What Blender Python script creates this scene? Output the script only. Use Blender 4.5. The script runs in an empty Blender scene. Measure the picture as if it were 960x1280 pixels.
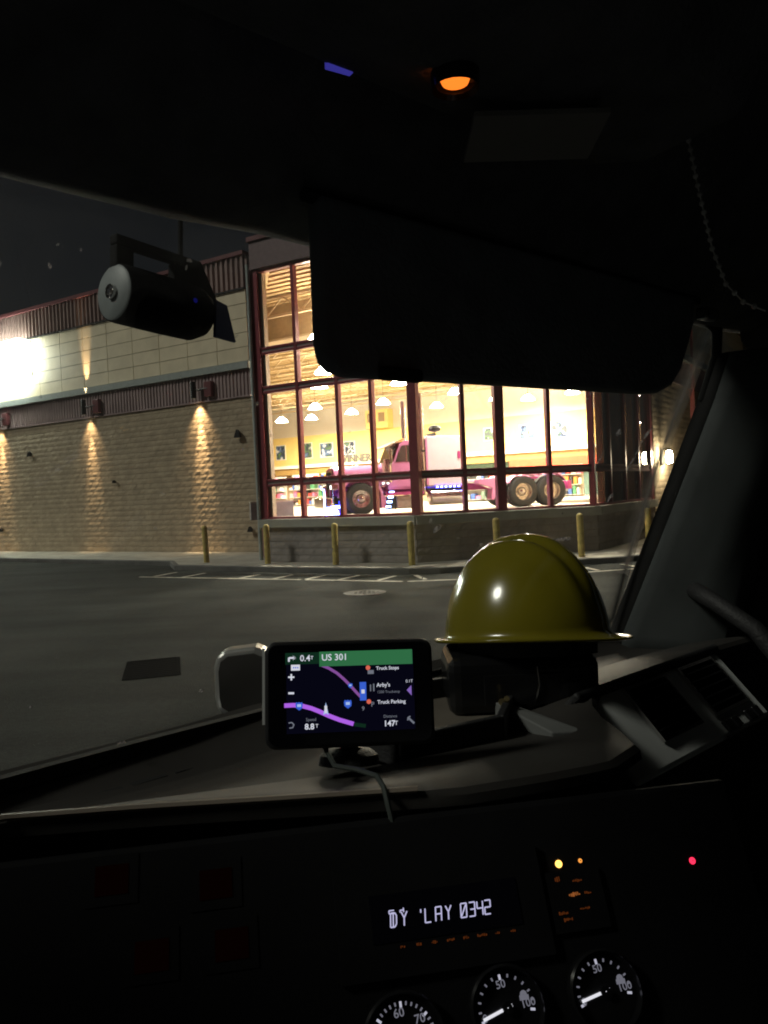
import bpy, bmesh, math, random
from mathutils import Matrix, Vector, noise
random.seed(7)
SC = bpy.context.scene
COL = SC.collection
R = math.radians
PI = math.pi

# ------------------------------------------------------------------ camera
CAM_Z = 2.03
cd = bpy.data.cameras.new('camera')
cam = bpy.data.objects.new('camera', cd)
COL.objects.link(cam)
cd.sensor_fit = 'VERTICAL'
cd.sensor_height = 36.0
cd.lens = 980.0 / 1280.0 * 36.0
cd.clip_start = 0.02
cd.clip_end = 3000
cam.matrix_world = (Matrix.Translation((0, 0, CAM_Z)) @ Matrix.Rotation(R(90 - 1.4), 4, 'X')
                    @ Matrix.Rotation(R(-2.58), 4, 'Z'))
SC.camera = cam

# ------------------------------------------------------------------ night sky
SUN_EL = 42
SUN_DIR = Vector((-0.95, -0.30, 0)).normalized()          # towards the lot floodlights, horizontally
w = bpy.data.worlds.new('World')
SC.world = w
w.use_nodes = True
nt = w.node_tree
bg = nt.nodes['Background']
sky = nt.nodes.new('ShaderNodeTexSky')
sky.sky_type = 'NISHITA'
sky.sun_disc = False
sky.sun_elevation = R(SUN_EL)
sky.sun_rotation = math.atan2(SUN_DIR.x, SUN_DIR.y)
hs = nt.nodes.new('ShaderNodeHueSaturation')
hs.inputs['Saturation'].default_value = 0.35
nt.links.new(sky.outputs[0], hs.inputs['Color'])
nt.links.new(hs.outputs[0], bg.inputs['Color'])
bg.inputs['Strength'].default_value = 0.0022

# ------------------------------------------------------------------ one soft sun, as low as the lot lighting
sl = bpy.data.lights.new('sun', 'SUN')
sun = bpy.data.objects.new('sun', sl)
COL.objects.link(sun)
sl.energy = 0.95
sl.angle = R(10)
sl.color = (1.0, 0.975, 0.86)
sd = Vector((SUN_DIR.x * math.cos(R(SUN_EL)), SUN_DIR.y * math.cos(R(SUN_EL)), math.sin(R(SUN_EL))))
sun.matrix_world = Matrix.Translation((-10, -10, 40)) @ sd.to_track_quat('Z', 'Y').to_matrix().to_4x4()

SC.view_settings.view_transform = 'Standard'
SC.view_settings.look = 'None'
SC.view_settings.exposure = 0.0
SC.view_settings.gamma = 1.0
SC.view_settings.use_curve_mapping = False
SC.render.engine = 'CYCLES'
SC.cycles.use_denoising = True
SC.cycles.max_bounces = 8
SC.cycles.diffuse_bounces = 4
SC.cycles.glossy_bounces = 4
SC.cycles.transparent_max_bounces = 24
SC.cycles.caustics_reflective = False
SC.cycles.caustics_refractive = False
SC.cycles.sample_clamp_indirect = 4.0
SC.cycles.filter_width = 1.9

# ------------------------------------------------------------------ materials
MATS = {}


def nodes_of(name):
    m = bpy.data.materials.new(name)
    m.use_nodes = True
    t = m.node_tree
    return m, t, t.nodes['Principled BSDF']


def mat(name, col, rough=0.6, metal=0.0, var=0.12, scale=8.0, bump=0.0, bscale=60.0, coat=0.0, spec=0.5, detail=4.0):
    """A principled surface whose colour and roughness wander with a noise, plus fine relief."""
    if name in MATS:
        return MATS[name]
    m, t, p = nodes_of(name)
    L = t.links
    tc = t.nodes.new('ShaderNodeTexCoord')
    n = t.nodes.new('ShaderNodeTexNoise')
    n.inputs['Scale'].default_value = scale
    n.inputs['Detail'].default_value = detail
    L.new(tc.outputs['Object'], n.inputs['Vector'])
    r = t.nodes.new('ShaderNodeValToRGB')
    e = r.color_ramp.elements
    e[0].position, e[1].position = 0.3, 0.72
    e[0].color = tuple(max(0, c * (1 - var)) for c in col) + (1,)
    e[1].color = tuple(min(1, c * (1 + var)) for c in col) + (1,)
    L.new(n.outputs['Fac'], r.inputs['Fac'])
    L.new(r.outputs['Color'], p.inputs['Base Color'])
    mr = t.nodes.new('ShaderNodeMapRange')
    mr.inputs['To Min'].default_value = max(0.02, rough - 0.1 * rough - 0.03)
    mr.inputs['To Max'].default_value = min(1.0, rough + 0.1 * rough + 0.03)
    L.new(n.outputs['Fac'], mr.inputs['Value'])
    L.new(mr.outputs['Result'], p.inputs['Roughness'])
    p.inputs['Metallic'].default_value = metal
    p.inputs['Specular IOR Level'].default_value = spec
    p.inputs['Coat Weight'].default_value = coat
    p.inputs['Coat Roughness'].default_value = 0.06
    if bump > 0:
        b = t.nodes.new('ShaderNodeBump')
        b.inputs['Strength'].default_value = bump
        b.inputs['Distance'].default_value = 0.01
        n2 = t.nodes.new('ShaderNodeTexNoise')
        n2.inputs['Scale'].default_value = bscale
        n2.inputs['Detail'].default_value = 6
        L.new(tc.outputs['Object'], n2.inputs['Vector'])
        L.new(n2.outputs['Fac'], b.inputs['Height'])
        L.new(b.outputs['Normal'], p.inputs['Normal'])
    MATS[name] = m
    return m


def glow(name, col, s):
    if name in MATS:
        return MATS[name]
    m = bpy.data.materials.new(name)
    m.use_nodes = True
    t = m.node_tree
    t.nodes.clear()
    o = t.nodes.new('ShaderNodeOutputMaterial')
    e = t.nodes.new('ShaderNodeEmission')
    e.inputs['Color'].default_value = (*col, 1)
    e.inputs['Strength'].default_value = s
    t.links.new(e.outputs[0], o.inputs['Surface'])
    MATS[name] = m
    return m


def glass(name, tint=(1, 1, 1), refl=0.05, dirt=0.0, rough=0.0):
    """Thin pane: see-through with a Fresnel reflection, and dust, wiper smears and chips on it."""
    m = bpy.data.materials.new(name)
    m.use_nodes = True
    t = m.node_tree
    t.nodes.clear()
    L = t.links
    o = t.nodes.new('ShaderNodeOutputMaterial')
    tr = t.nodes.new('ShaderNodeBsdfTransparent')
    tr.inputs['Color'].default_value = (*tint, 1)
    gl = t.nodes.new('ShaderNodeBsdfGlossy')
    gl.inputs['Roughness'].default_value = rough
    mx = t.nodes.new('ShaderNodeMixShader')
    lw = t.nodes.new('ShaderNodeLayerWeight')
    lw.inputs['Blend'].default_value = 0.5
    pw = t.nodes.new('ShaderNodeMath')
    pw.operation = 'POWER'
    pw.inputs[1].default_value = 5.0
    L.new(lw.outputs['Facing'], pw.inputs[0])
    fr = t.nodes.new('ShaderNodeMapRange')
    fr.inputs['To Min'].default_value = refl
    fr.inputs['To Max'].default_value = 1.0
    L.new(pw.outputs[0], fr.inputs['Value'])
    L.new(fr.outputs[0], mx.inputs['Fac'])
    L.new(tr.outputs[0], mx.inputs[1])
    L.new(gl.outputs[0], mx.inputs[2])
    last = mx
    if dirt > 0:
        tc = t.nodes.new('ShaderNodeTexCoord')
        df = t.nodes.new('ShaderNodeBsdfDiffuse')
        df.inputs['Color'].default_value = (0.75, 0.73, 0.70, 1)
        tl = t.nodes.new('ShaderNodeBsdfTranslucent')
        tl.inputs['Color'].default_value = (0.75, 0.73, 0.70, 1)
        ad = t.nodes.new('ShaderNodeMixShader')
        ad.inputs['Fac'].default_value = 0.6
        L.new(df.outputs[0], ad.inputs[1])
        L.new(tl.outputs[0], ad.inputs[2])
        # dust film
        n1 = t.nodes.new('ShaderNodeTexNoise')
        n1.inputs['Scale'].default_value = 4.0
        n1.inputs['Detail'].default_value = 8
        L.new(tc.outputs['Object'], n1.inputs['Vector'])
        r1 = t.nodes.new('ShaderNodeMapRange')
        r1.inputs['From Min'].default_value = 0.4
        r1.inputs['From Max'].default_value = 0.75
        r1.inputs['To Min'].default_value = dirt * 0.25
        r1.inputs['To Max'].default_value = dirt
        L.new(n1.outputs['Fac'], r1.inputs['Value'])
        # specks: tiny splashes where a voronoi cell is close and a coarse noise allows
        vo = t.nodes.new('ShaderNodeTexVoronoi')
        vo.inputs['Scale'].default_value = 42
        n3 = t.nodes.new('ShaderNodeTexNoise')
        n3.inputs['Scale'].default_value = 90
        L.new(tc.outputs['Object'], n3.inputs['Vector'])
        va = t.nodes.new('ShaderNodeVectorMath')
        va.operation = 'MULTIPLY_ADD'
        va.inputs[1].default_value = (0.012, 0.012, 0.012)
        L.new(n3.outputs['Color'], va.inputs[0])
        L.new(tc.outputs['Object'], va.inputs[2])
        L.new(va.outputs[0], vo.inputs['Vector'])
        cr = t.nodes.new('ShaderNodeMath')
        cr.operation = 'LESS_THAN'
        cr.inputs[1].default_value = 0.10
        L.new(vo.outputs['Distance'], cr.inputs[0])
        sp = t.nodes.new('ShaderNodeSeparateColor')
        L.new(vo.outputs['Color'], sp.inputs[0])
        g2 = t.nodes.new('ShaderNodeMath')
        g2.operation = 'GREATER_THAN'
        g2.inputs[1].default_value = 0.82
        L.new(sp.outputs[0], g2.inputs[0])
        ml = t.nodes.new('ShaderNodeMath')
        ml.operation = 'MULTIPLY'
        L.new(cr.outputs[0], ml.inputs[0])
        L.new(g2.outputs[0], ml.inputs[1])
        m2 = t.nodes.new('ShaderNodeMath')
        m2.operation = 'MULTIPLY'
        m2.inputs[1].default_value = 0.22
        L.new(ml.outputs[0], m2.inputs[0])
        mm = t.nodes.new('ShaderNodeMath')
        mm.operation = 'MAXIMUM'
        L.new(r1.outputs[0], mm.inputs[0])
        L.new(m2.outputs[0], mm.inputs[1])
        m3 = t.nodes.new('ShaderNodeMixShader')
        L.new(mm.outputs[0], m3.inputs['Fac'])
        L.new(mx.outputs[0], m3.inputs[1])
        L.new(ad.outputs[0], m3.inputs[2])
        last = m3
    L.new(last.outputs[0], o.inputs['Surface'])
    MATS[name] = m
    return m


# ------------------------------------------------------------------ mesh builder
class MB:
    def __init__(s):
        s.v, s.f = [], []

    def add(s, vs, fs):
        o = len(s.v)
        s.v += [tuple(x) for x in vs]
        s.f += [tuple(i + o for i in q) for q in fs]
        return s

    def box(s, x0, x1, y0, y1, z0, z1, m=None):
        vs = [Vector((x, y, z)) for z in (z0, z1) for y in (y0, y1) for x in (x0, x1)]
        if m is not None:
            vs = [m @ q for q in vs]
        return s.add(vs, [(0, 2, 3, 1), (4, 5, 7, 6), (0, 1, 5, 4), (2, 6, 7, 3), (0, 4, 6, 2), (1, 3, 7, 5)])

    def bar(s, a, b, w_, d_, up=(0, 0, 1)):
        """A straight bar of section w_ x d_ from a to b."""
        a, b = Vector(a), Vector(b)
        z = (b - a).normalized()
        x = Vector(up).cross(z)
        if x.length < 1e-4:
            x = Vector((1, 0, 0)).cross(z)
        x.normalize()
        y = z.cross(x)
        vs = [c + x * i * w_ / 2 + y * j * d_ / 2 for c in (a, b) for j in (-1, 1) for i in (-1, 1)]
        return s.add(vs, [(0, 2, 3, 1), (4, 5, 7, 6), (0, 1, 5, 4), (2, 6, 7, 3), (0, 4, 6, 2), (1, 3, 7, 5)])

    def tube(s, pts, r, n=10, cap=True):
        pts = [Vector(p) for p in pts]
        rs = r if isinstance(r, (list, tuple)) else [r] * len(pts)
        ref = Vector((0, 0, 1))
        vs, fs = [], []
        for i, p in enumerate(pts):
            d = (pts[min(i + 1, len(pts) - 1)] - pts[max(i - 1, 0)]).normalized()
            x = d.cross(ref)
            if x.length < 0.05:
                x = d.cross(Vector((1, 0, 0)))
            x.normalize()
            y = d.cross(x)
            ref = -y if abs(d.z) > 0.9 else ref
            for k in range(n):
                a = 2 * PI * k / n
                vs.append(p + (x * math.cos(a) + y * math.sin(a)) * rs[i])
        for i in range(len(pts) - 1):
            for k in range(n):
                fs.append((i * n + k, i * n + (k + 1) % n, (i + 1) * n + (k + 1) % n, (i + 1) * n + k))
        if cap:
            fs.append(tuple(reversed(range(n))))
            fs.append(tuple((len(pts) - 1) * n + k for k in range(n)))
        return s.add(vs, fs)

    def lathe(s, prof, n=24, m=None, close=True):
        """Revolve (radius, height) round local z."""
        vs, fs = [], []
        for r, z in prof:
            for k in range(n):
                a = 2 * PI * k / n
                vs.append(Vector((r * math.cos(a), r * math.sin(a), z)))
        for i in range(len(prof) - 1):
            for k in range(n):
                fs.append((i * n + k, i * n + (k + 1) % n, (i + 1) * n + (k + 1) % n, (i + 1) * n + k))
        if close:
            fs.append(tuple(reversed(range(n))))
            fs.append(tuple((len(prof) - 1) * n + k for k in range(n)))
        if m is not None:
            vs = [m @ q for q in vs]
        return s.add(vs, fs)

    def prism(s, poly, t0, t1, fn):
        """Extrude a 2-D outline between two depths; fn(a, b, t) gives the 3-D point."""
        n = len(poly)
        vs = [fn(a, b, t0) for a, b in poly] + [fn(a, b, t1) for a, b in poly]
        fs = [tuple(reversed(range(n))), tuple(range(n, 2 * n))]
        fs += [(i, (i + 1) % n, n + (i + 1) % n, n + i) for i in range(n)]
        return s.add(vs, fs)

    def sheet(s, rows):
        """Grid surface from rows of points."""
        n = len(rows[0])
        vs = [p for r in rows for p in r]
        fs = [(i * n + k, i * n + k + 1, (i + 1) * n + k + 1, (i + 1) * n + k) for i in range(len(rows) - 1) for k in range(n - 1)]
        return s.add(vs, fs)

    def build(s, name, m, parent=None, mw=None, smooth=False, bevel=0.0, seg=2, thick=0.0, ang=40, sub=0):
        me = bpy.data.meshes.new(name)
        me.from_pydata([tuple(q) for q in s.v], [], s.f)
        bm = bmesh.new()
        bm.from_mesh(me)
        bmesh.ops.recalc_face_normals(bm, faces=bm.faces)
        bm.to_mesh(me)
        bm.free()
        me.materials.append(m)
        if smooth:
            for p in me.polygons:
                p.use_smooth = True
            me.set_sharp_from_angle(angle=R(ang))
        o = bpy.data.objects.new(name, me)
        COL.objects.link(o)
        if mw is not None:
            o.matrix_basis = mw
        if parent is not None:
            o.parent = parent
        if thick:
            k = o.modifiers.new('thickness', 'SOLIDIFY')
            k.thickness = thick
            k.offset = 0
        if bevel:
            k = o.modifiers.new('bevel', 'BEVEL')
            k.width = bevel
            k.segments = seg
            k.limit_method = 'ANGLE'
            k.angle_limit = R(30)
        if sub:
            k = o.modifiers.new('subdivision', 'SUBSURF')
            k.levels = k.render_levels = sub
        return o


def empty(name, mw=None, parent=None):
    o = bpy.data.objects.new(name, None)
    COL.objects.link(o)
    o.empty_display_size = 0.2
    if mw is not None:
        o.matrix_basis = mw
    if parent is not None:
        o.parent = parent
    return o


def tag(o, label=None, cat=None, group=None, kind=None):
    if label:
        o['label'] = label
    if cat:
        o['category'] = cat
    if group:
        o['group'] = group
    if kind:
        o['kind'] = kind
    return o


def copy_tree(o, parent=None):
    c = o.copy()
    COL.objects.link(c)
    c.parent = parent
    for ch in o.children:
        copy_tree(ch, c)
    return c


def frame(o, x):
    """A wall frame: x along the wall, y into the building, z up."""
    x = Vector((x[0], x[1], 0)).normalized()
    y = Vector((-x.y, x.x, 0))
    m = Matrix(((x.x, y.x, 0, o[0]), (x.y, y.y, 0, o[1]), (0, 0, 1, 0), (0, 0, 0, 1)))
    return m


def text_mesh(name, body, size, m, parent, mw, align='LEFT', extr=0.0, bold=0.0):
    c = bpy.data.curves.new(name, 'FONT')
    c.body = body
    c.size = size
    c.align_x = align
    c.align_y = 'CENTER'
    c.extrude = extr
    c.offset = bold
    c.resolution_u = 3
    t = bpy.data.objects.new(name, c)
    COL.objects.link(t)
    bpy.context.view_layer.update()
    me = bpy.data.meshes.new_from_object(t)
    bpy.data.objects.remove(t)
    bpy.data.curves.remove(c)
    me.materials.clear()
    me.materials.append(m)
    o = bpy.data.objects.new(name, me)
    COL.objects.link(o)
    o.matrix_basis = mw
    o.parent = parent
    return o


T_ = Matrix.Translation
UP = Matrix.Rotation(PI / 2, 4, 'X')       # lays an x-y drawing upright, facing out of a wall frame

# ------------------------------------------------------------------ frames of the place
P_L = (-4.41, 27.50)
P_B = (-3.55, 23.20)
P_C1 = (0.828, 20.604)
P_C2 = (5.9705, 21.844)
FL = frame(P_L, (0.847, -0.532))      # long block wall
FB = frame(P_B, (0.860, -0.510))      # window bay, side parallel to the long wall
FC = frame(P_C1, (0.972, 0.2345))     # window bay, cut corner
FR = frame(P_C2, (0.559, 0.829))      # far side of the bay
WALK = 0.15
SILL0, SILL1 = 1.15, 1.40
FLOOR = 1.33
LB, LC, LR = 5.09, 5.29, 5.75         # lengths of the three glazed sides


def FX(fr, s, n=0.0, z=0.0):
    return fr @ Vector((s, n, z))


# ------------------------------------------------------------------ palette
asphalt_m = None


def asphalt():
    m, t, p = nodes_of('asphalt')
    L = t.links
    tc = t.nodes.new('ShaderNodeTexCoord')
    big = t.nodes.new('ShaderNodeTexNoise')
    big.inputs['Scale'].default_value = 0.25
    big.inputs['Detail'].default_value = 6
    big.inputs['Roughness'].default_value = 0.65
    fine = t.nodes.new('ShaderNodeTexNoise')
    fine.inputs['Scale'].default_value = 16
    fine.inputs['Roughness'].default_value = 0.75
    fine.inputs['Detail'].default_value = 5
    streak = t.nodes.new('ShaderNodeTexNoise')
    streak.inputs['Scale'].default_value = 1.1
    streak.inputs['Detail'].default_value = 3
    mp = t.nodes.new('ShaderNodeMapping')
    mp.inputs['Rotation'].default_value = (0, 0, R(-31))
    mp.inputs['Scale'].default_value = (0.12, 1.0, 1)
    for n in (big, fine):
        L.new(tc.outputs['Object'], n.inputs['Vector'])
    L.new(tc.outputs['Object'], mp.inputs['Vector'])
    L.new(mp.outputs[0], streak.inputs['Vector'])
    a = t.nodes.new('ShaderNodeMix')
    a.data_type = 'FLOAT'
    a.inputs[0].default_value = 0.45
    L.new(big.outputs['Fac'], a.inputs[2])
    L.new(streak.outputs['Fac'], a.inputs[3])
    b = t.nodes.new('ShaderNodeMix')
    b.data_type = 'FLOAT'
    b.inputs[0].default_value = 0.34
    L.new(a.outputs[0], b.inputs[2])
    L.new(fine.outputs['Fac'], b.inputs[3])
    r = t.nodes.new('ShaderNodeValToRGB')
    e = r.color_ramp.elements
    e[0].position, e[1].position = 0.36, 0.64
    e[0].color = (0.024, 0.0265, 0.025, 1)
    e[1].color = (0.070, 0.075, 0.071, 1)
    L.new(b.outputs[0], r.inputs['Fac'])
    L.new(r.outputs[0], p.inputs['Base Color'])
    p.inputs['Roughness'].default_value = 0.82
    p.inputs['Specular IOR Level'].default_value = 0.04
    bp = t.nodes.new('ShaderNodeBump')
    bp.inputs['Strength'].default_value = 0.9
    bp.inputs['Distance'].default_value = 0.02
    f2 = t.nodes.new('ShaderNodeTexNoise')
    f2.inputs['Scale'].default_value = 55
    f2.inputs['Detail'].default_value = 5
    L.new(tc.outputs['Object'], f2.inputs['Vector'])
    L.new(f2.outputs['Fac'], bp.inputs['Height'])
    L.new(bp.outputs[0], p.inputs['Normal'])
    return m


asphalt_m = asphalt()
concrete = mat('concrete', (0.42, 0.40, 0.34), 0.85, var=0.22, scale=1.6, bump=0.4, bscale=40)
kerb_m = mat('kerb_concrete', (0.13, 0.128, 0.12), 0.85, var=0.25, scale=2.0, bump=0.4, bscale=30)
paint_white = mat('worn_lot_paint', (0.52, 0.50, 0.42), 0.7, var=0.35, scale=6)
block_m = mat('split_face_block', (0.44, 0.36, 0.25), 0.9, var=0.16, scale=2.2, bump=0.8, bscale=28)
block_dark = mat('split_face_block_brown', (0.30, 0.27, 0.25), 0.9, var=0.14, scale=2.2, bump=0.8, bscale=28)
sill_m = mat('cast_stone_sill', (0.34, 0.34, 0.30), 0.75, var=0.1, scale=3)
maroon = mat('maroon_paint', (0.15, 0.045, 0.05), 0.45, var=0.15, scale=3)
maroon_corr = mat('maroon_corrugated_steel', (0.38, 0.29, 0.285), 0.45, metal=0.1, var=0.15, scale=1.5)
panel_m = mat('fascia_panel_cream', (0.80, 0.70, 0.50), 0.5, var=0.09, scale=1.4)
roof_corr = mat('ribbed_parapet_steel', (0.34, 0.24, 0.22), 0.4, metal=0.3, var=0.2, scale=1.2)
trim_m = mat('pale_grey_trim', (0.36, 0.40, 0.38), 0.5, var=0.1)
dark_metal = mat('black_metal', (0.02, 0.02, 0.02), 0.45, metal=0.3)
bollard_m = mat('faded_yellow_paint', (0.52, 0.41, 0.12), 0.65, var=0.3, scale=7, bump=0.2)
chrome = mat('chrome', (0.72, 0.70, 0.68), 0.16, metal=1.0, var=0.05)

# ================================================================== SETTING
gx = [-160, -40, -20, -10, 0, 10, 20, 40, 160]
lot = MB().sheet([[(x, y, 0) for x in gx] for y in (-60, -20, 0, 10, 20, 30, 60, 200)]).build('parking_lot', asphalt_m)
tag(lot, kind='structure')


def stripe(a, b, wd=0.11):
    a, b = Vector((*a, 0)), Vector((*b, 0))
    d = (b - a).normalized()
    n = Vector((-d.y, d.x, 0)) * wd / 2
    c = (a + b) / 2
    vs = [a - n - c, b - n - c, b + n - c, a + n - c]
    return MB().add(vs + [v + Vector((0, 0, 0.003)) for v in vs], [(0, 3, 2, 1), (4, 5, 6, 7), (0, 1, 5, 4), (1, 2, 6, 5), (2, 3, 7, 6), (3, 0, 4, 7)]).build('painted_stripe', paint_white, lot, T_((c.x, c.y, 0.002)))


line = [(-6.9, 21.75), (-2.04, 19.08), (0.40, 17.72), (2.8, 17.56), (6.4, 18.35)]
for a, b in zip(line, line[1:]):
    d = (Vector(b) - Vector(a)).normalized() * 0.06
    stripe(Vector(a) + d, Vector(b) - d)
for a, b in [((-6.43, 21.72), (-6.08, 22.66)), ((-5.50, 21.07), (-5.11, 22.0)), ((-3.78, 20.13), (-3.40, 20.90)), ((-2.83, 19.61), (-2.47, 20.38)),
             ((-1.98, 19.16), (-1.58, 19.86)), ((-1.15, 18.71), (-0.70, 19.50)), ((-0.20, 18.21), (0.20, 19.0)), ((0.69, 18.95), (0.88, 17.94)),
             ((2.17, 18.85), (2.36, 17.68)), ((4.81, 19.0), (4.92, 18.22)), ((5.82, 19.38), (5.93, 18.7))]:
    stripe(a, b)

# raised walk: back edge under the building, front edge the kerb line
kerb_line = [(-30.0, 42.6), (-15.24, 30.85), (-10.1, 27.25), (-6.95, 25.15), (-6.35, 23.42), (-3.26, 21.50), (-1.1, 20.14), (0.55, 19.25), (1.3, 19.12), (3.3, 19.36), (6.0, 19.78), (8.2, 20.9), (12, 25.5), (24, 42)]
back_line = [(-28, 46), (-14, 35.5), (-8, 31.5), (-3.5, 28.5), (-2.6, 28), (-2, 25), (-1, 24), (1.2, 23), (2, 22.8), (3.3, 23), (5.2, 23.5), (7, 26), (11, 32), (21, 47)]
KW = 0.16
inner = []
for i, p in enumerate(kerb_line):
    p = Vector(p)
    a = Vector(kerb_line[max(i - 1, 0)])
    b = Vector(kerb_line[min(i + 1, len(kerb_line) - 1)])
    d = (b - a).normalized()
    inner.append(p + Vector((-d.y, d.x)) * KW)
walk = MB()
walk.sheet([[(p[0], p[1], WALK - 0.004) for p in inner], [(p[0], p[1], WALK - 0.004) for p in back_line]])
tag(walk.build('sidewalk', concrete), kind='structure')
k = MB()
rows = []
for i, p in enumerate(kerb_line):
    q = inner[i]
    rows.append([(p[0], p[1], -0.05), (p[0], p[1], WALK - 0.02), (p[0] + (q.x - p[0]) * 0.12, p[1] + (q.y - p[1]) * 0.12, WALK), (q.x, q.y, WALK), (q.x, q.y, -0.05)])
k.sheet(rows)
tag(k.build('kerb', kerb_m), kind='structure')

# iron in the asphalt
mh = empty('manhole_cover', T_((-0.47, 16.0, 0.0)))
iron = mat('worn_cast_iron', (0.085, 0.085, 0.078), 0.7, metal=0.2, var=0.3, scale=9)
MB().lathe([(0.44, 0.001), (0.44, 0.012), (0.37, 0.014), (0.365, 0.008)], 32).build('ring', iron, mh, smooth=True)
c = MB().lathe([(0.36, 0.002), (0.36, 0.014), (0.345, 0.016)], 32)
for i in range(-3, 4):
    for j in range(-3, 4):
        if i * i + j * j < 10:
            c.box(i * 0.09 - 0.03, i * 0.09 + 0.03, j * 0.09 - 0.03, j * 0.09 + 0.03, 0.014, 0.021)
c.build('lid', iron, mh)
tag(mh, 'round worn manhole cover set in the asphalt before the show window', 'manhole')
gd = empty('storm_drain', T_((-2.93, 9.6, 0.0)) @ Matrix.Rotation(R(15), 4, 'Z'))
drk = mat('drain_pit', (0.008, 0.008, 0.008), 0.95, spec=0.0)
MB().box(-0.30, 0.30, -0.52, 0.52, 0.001, 0.004).build('pit', drk, gd)
g = MB()
for x in (-0.31, 0.31):
    g.box(x - 0.02, x + 0.02, -0.54, 0.54, 0.001, 0.011)
for y in (-0.53, 0.53):
    g.box(-0.289, 0.289, y - 0.02, y + 0.02, 0.001, 0.011)
g.build('rim', drk, gd)
for i in range(9):
    y = -0.45 + i * 0.1125
    MB().box(-0.288, 0.288, y - 0.018, y + 0.018, 0.0045, 0.009).build('bar', mat('drain_iron', (0.011, 0.011, 0.011), 0.95, spec=0.0), gd)
tag(gd, 'dark rectangular storm drain grate sunk in the open asphalt', 'drain')

# ================================================================== BUILDING
bld = empty('truck_shop_building', T_((0, 0, 0)))
tag(bld, 'large truck shop with block walls, cream fascia and glazed corner show window', 'building')


def blocks(fr, s0, s1, z0, z1, m, name, seed, bw=0.405, bh=0.203, part=True):
    """Split-face block courses with raked joints: one mesh, too small to pick apart."""
    rnd = random.Random(seed)
    b = MB()
    nz = int(round((z1 - z0) / bh))
    bh = (z1 - z0) / nz
    for j in range(nz):
        off = (j % 2) * bw / 2
        s = s0 - off
        while s < s1:
            a, e = max(s, s0) + 0.003, min(s + bw, s1) - 0.003
            if e - a > 0.03:
                za, zb = z0 + j * bh + 0.006, z0 + (j + 1) * bh - 0.006
                base = rnd.uniform(0.0, 0.005)
                nx = 4
                rows = []
                for q in range(3):
                    row = []
                    for i in range(nx + 1):
                        edge = (i in (0, nx)) or q in (0, 2)
                        d = 0.005 if edge else 0.0
                        y = d - base - rnd.uniform(0, 0.012 if not edge else 0.007)
                        row.append((a + (e - a) * i / nx, y, za + (zb - za) * q / 2))
                    rows.append(row)
                b.sheet(rows)
                o = [(a, 0.05, za), (e, 0.05, za), (e, 0.05, zb), (a, 0.05, zb)]
                f = [rows[0][0], rows[0][-1], rows[2][-1], rows[2][0]]
                b.add([f[0], f[1], o[1], o[0]], [(0, 1, 2, 3)])
                b.add([f[3], f[2], o[2], o[3]], [(0, 1, 2, 3)])
            s += bw
    o = b.build(name, m, None, fr)
    o['kind'] = 'stuff'
    return o


def under(o, parent):
    o.parent = parent
    return o


mortar = mat('mortar', (0.24, 0.20, 0.14), 0.95, var=0.15, scale=3)


def long_wall(fr, s0, s1, seed, cols0, sgn):
    wl = MB().box(s0, s1, 0.02, 0.40, 0.0, 5.70).build('wall', mortar, bld, fr)
    under(blocks(fr, s0, s1, WALK, 5.66, block_m, 'block_courses', seed), wl)
    wl.children[0].matrix_basis = Matrix.Identity(4)
    # ribbed band over the block
    b = MB()
    pts = []
    s = s0
    while s < s1:
        pts += [(s, -0.045), (s + 0.07, -0.045), (s + 0.09, -0.010), (s + 0.15, -0.010)]
        s += 0.17
    b.sheet([[(q[0], q[1], z) for q in pts] for z in (5.67, 6.58)])
    b.box(s0, s1, 0.0, 0.4, 5.705, 6.6)
    b.box(s0, s1, -0.07, -0.002, 5.62, 5.668)
    b.build('corrugated_band', maroon_corr, bld, fr)
    # fascia with its panels
    fa = MB().box(s0, s1, -0.03, 0.4, 6.602, 9.36).build('fascia', mat('fascia_joint', (0.17, 0.15, 0.11), 0.8), bld, fr)
    MB().box(s0, s1, -0.16, -0.031, 6.60, 6.84).build('drip_trim', trim_m, fa)
    zr = [6.86, 7.36, 7.86, 8.36, 8.86, 9.34]
    pw = 1.48
    n = int((s1 - s0) / pw) + 1
    me = None
    for i in range(n):
        b_ = cols0 + sgn * i * pw
        a_ = b_ + sgn * pw
        lo, hi = min(a_, b_), max(a_, b_)
        if lo < s0 or hi > s1 + 0.01:
            continue
        for j in range(5):
            d = random.uniform(0, 0.004)
            o = MB().box(lo + 0.012, hi - 0.012, -0.062 - d, -0.032, zr[j] + 0.011, zr[j + 1] - 0.011).build('panel', panel_m, fa)
    # ribbed parapet and its cap
    b = MB()
    pts = []
    s = s0
    while s < s1:
        pts += [(s, -0.10), (s + 0.075, -0.10), (s + 0.11, -0.03), (s + 0.21, -0.03)]
        s += 0.24
    b.sheet([[(q[0], q[1], z) for q in pts] for z in (9.37, 10.52)])
    b.box(s0, s1, 0.0, 0.4, 9.362, 10.5)
    pa = b.build('ribbed_parapet', roof_corr, bld, fr)
    MB().box(s0, s1, -0.16, 0.42, 10.525, 10.66).build('cap', maroon, pa)
    MB().box(s0, s1, -0.13, -0.105, 9.34, 9.40).build('flashing', dark_metal, pa)


long_wall(FL, -22.0, -0.02, 3, -0.03, -1)
long_wall(FR, LR + 0.14, 24.0, 5, LR + 0.14, 1)
# downpipe at the bay's corner
MB().tube([FX(FB, -0.14, -0.05, 0.2), FX(FB, -0.14, -0.05, 8.9)], 0.06, 10).build('downpipe', trim_m, bld, smooth=True)

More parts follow.
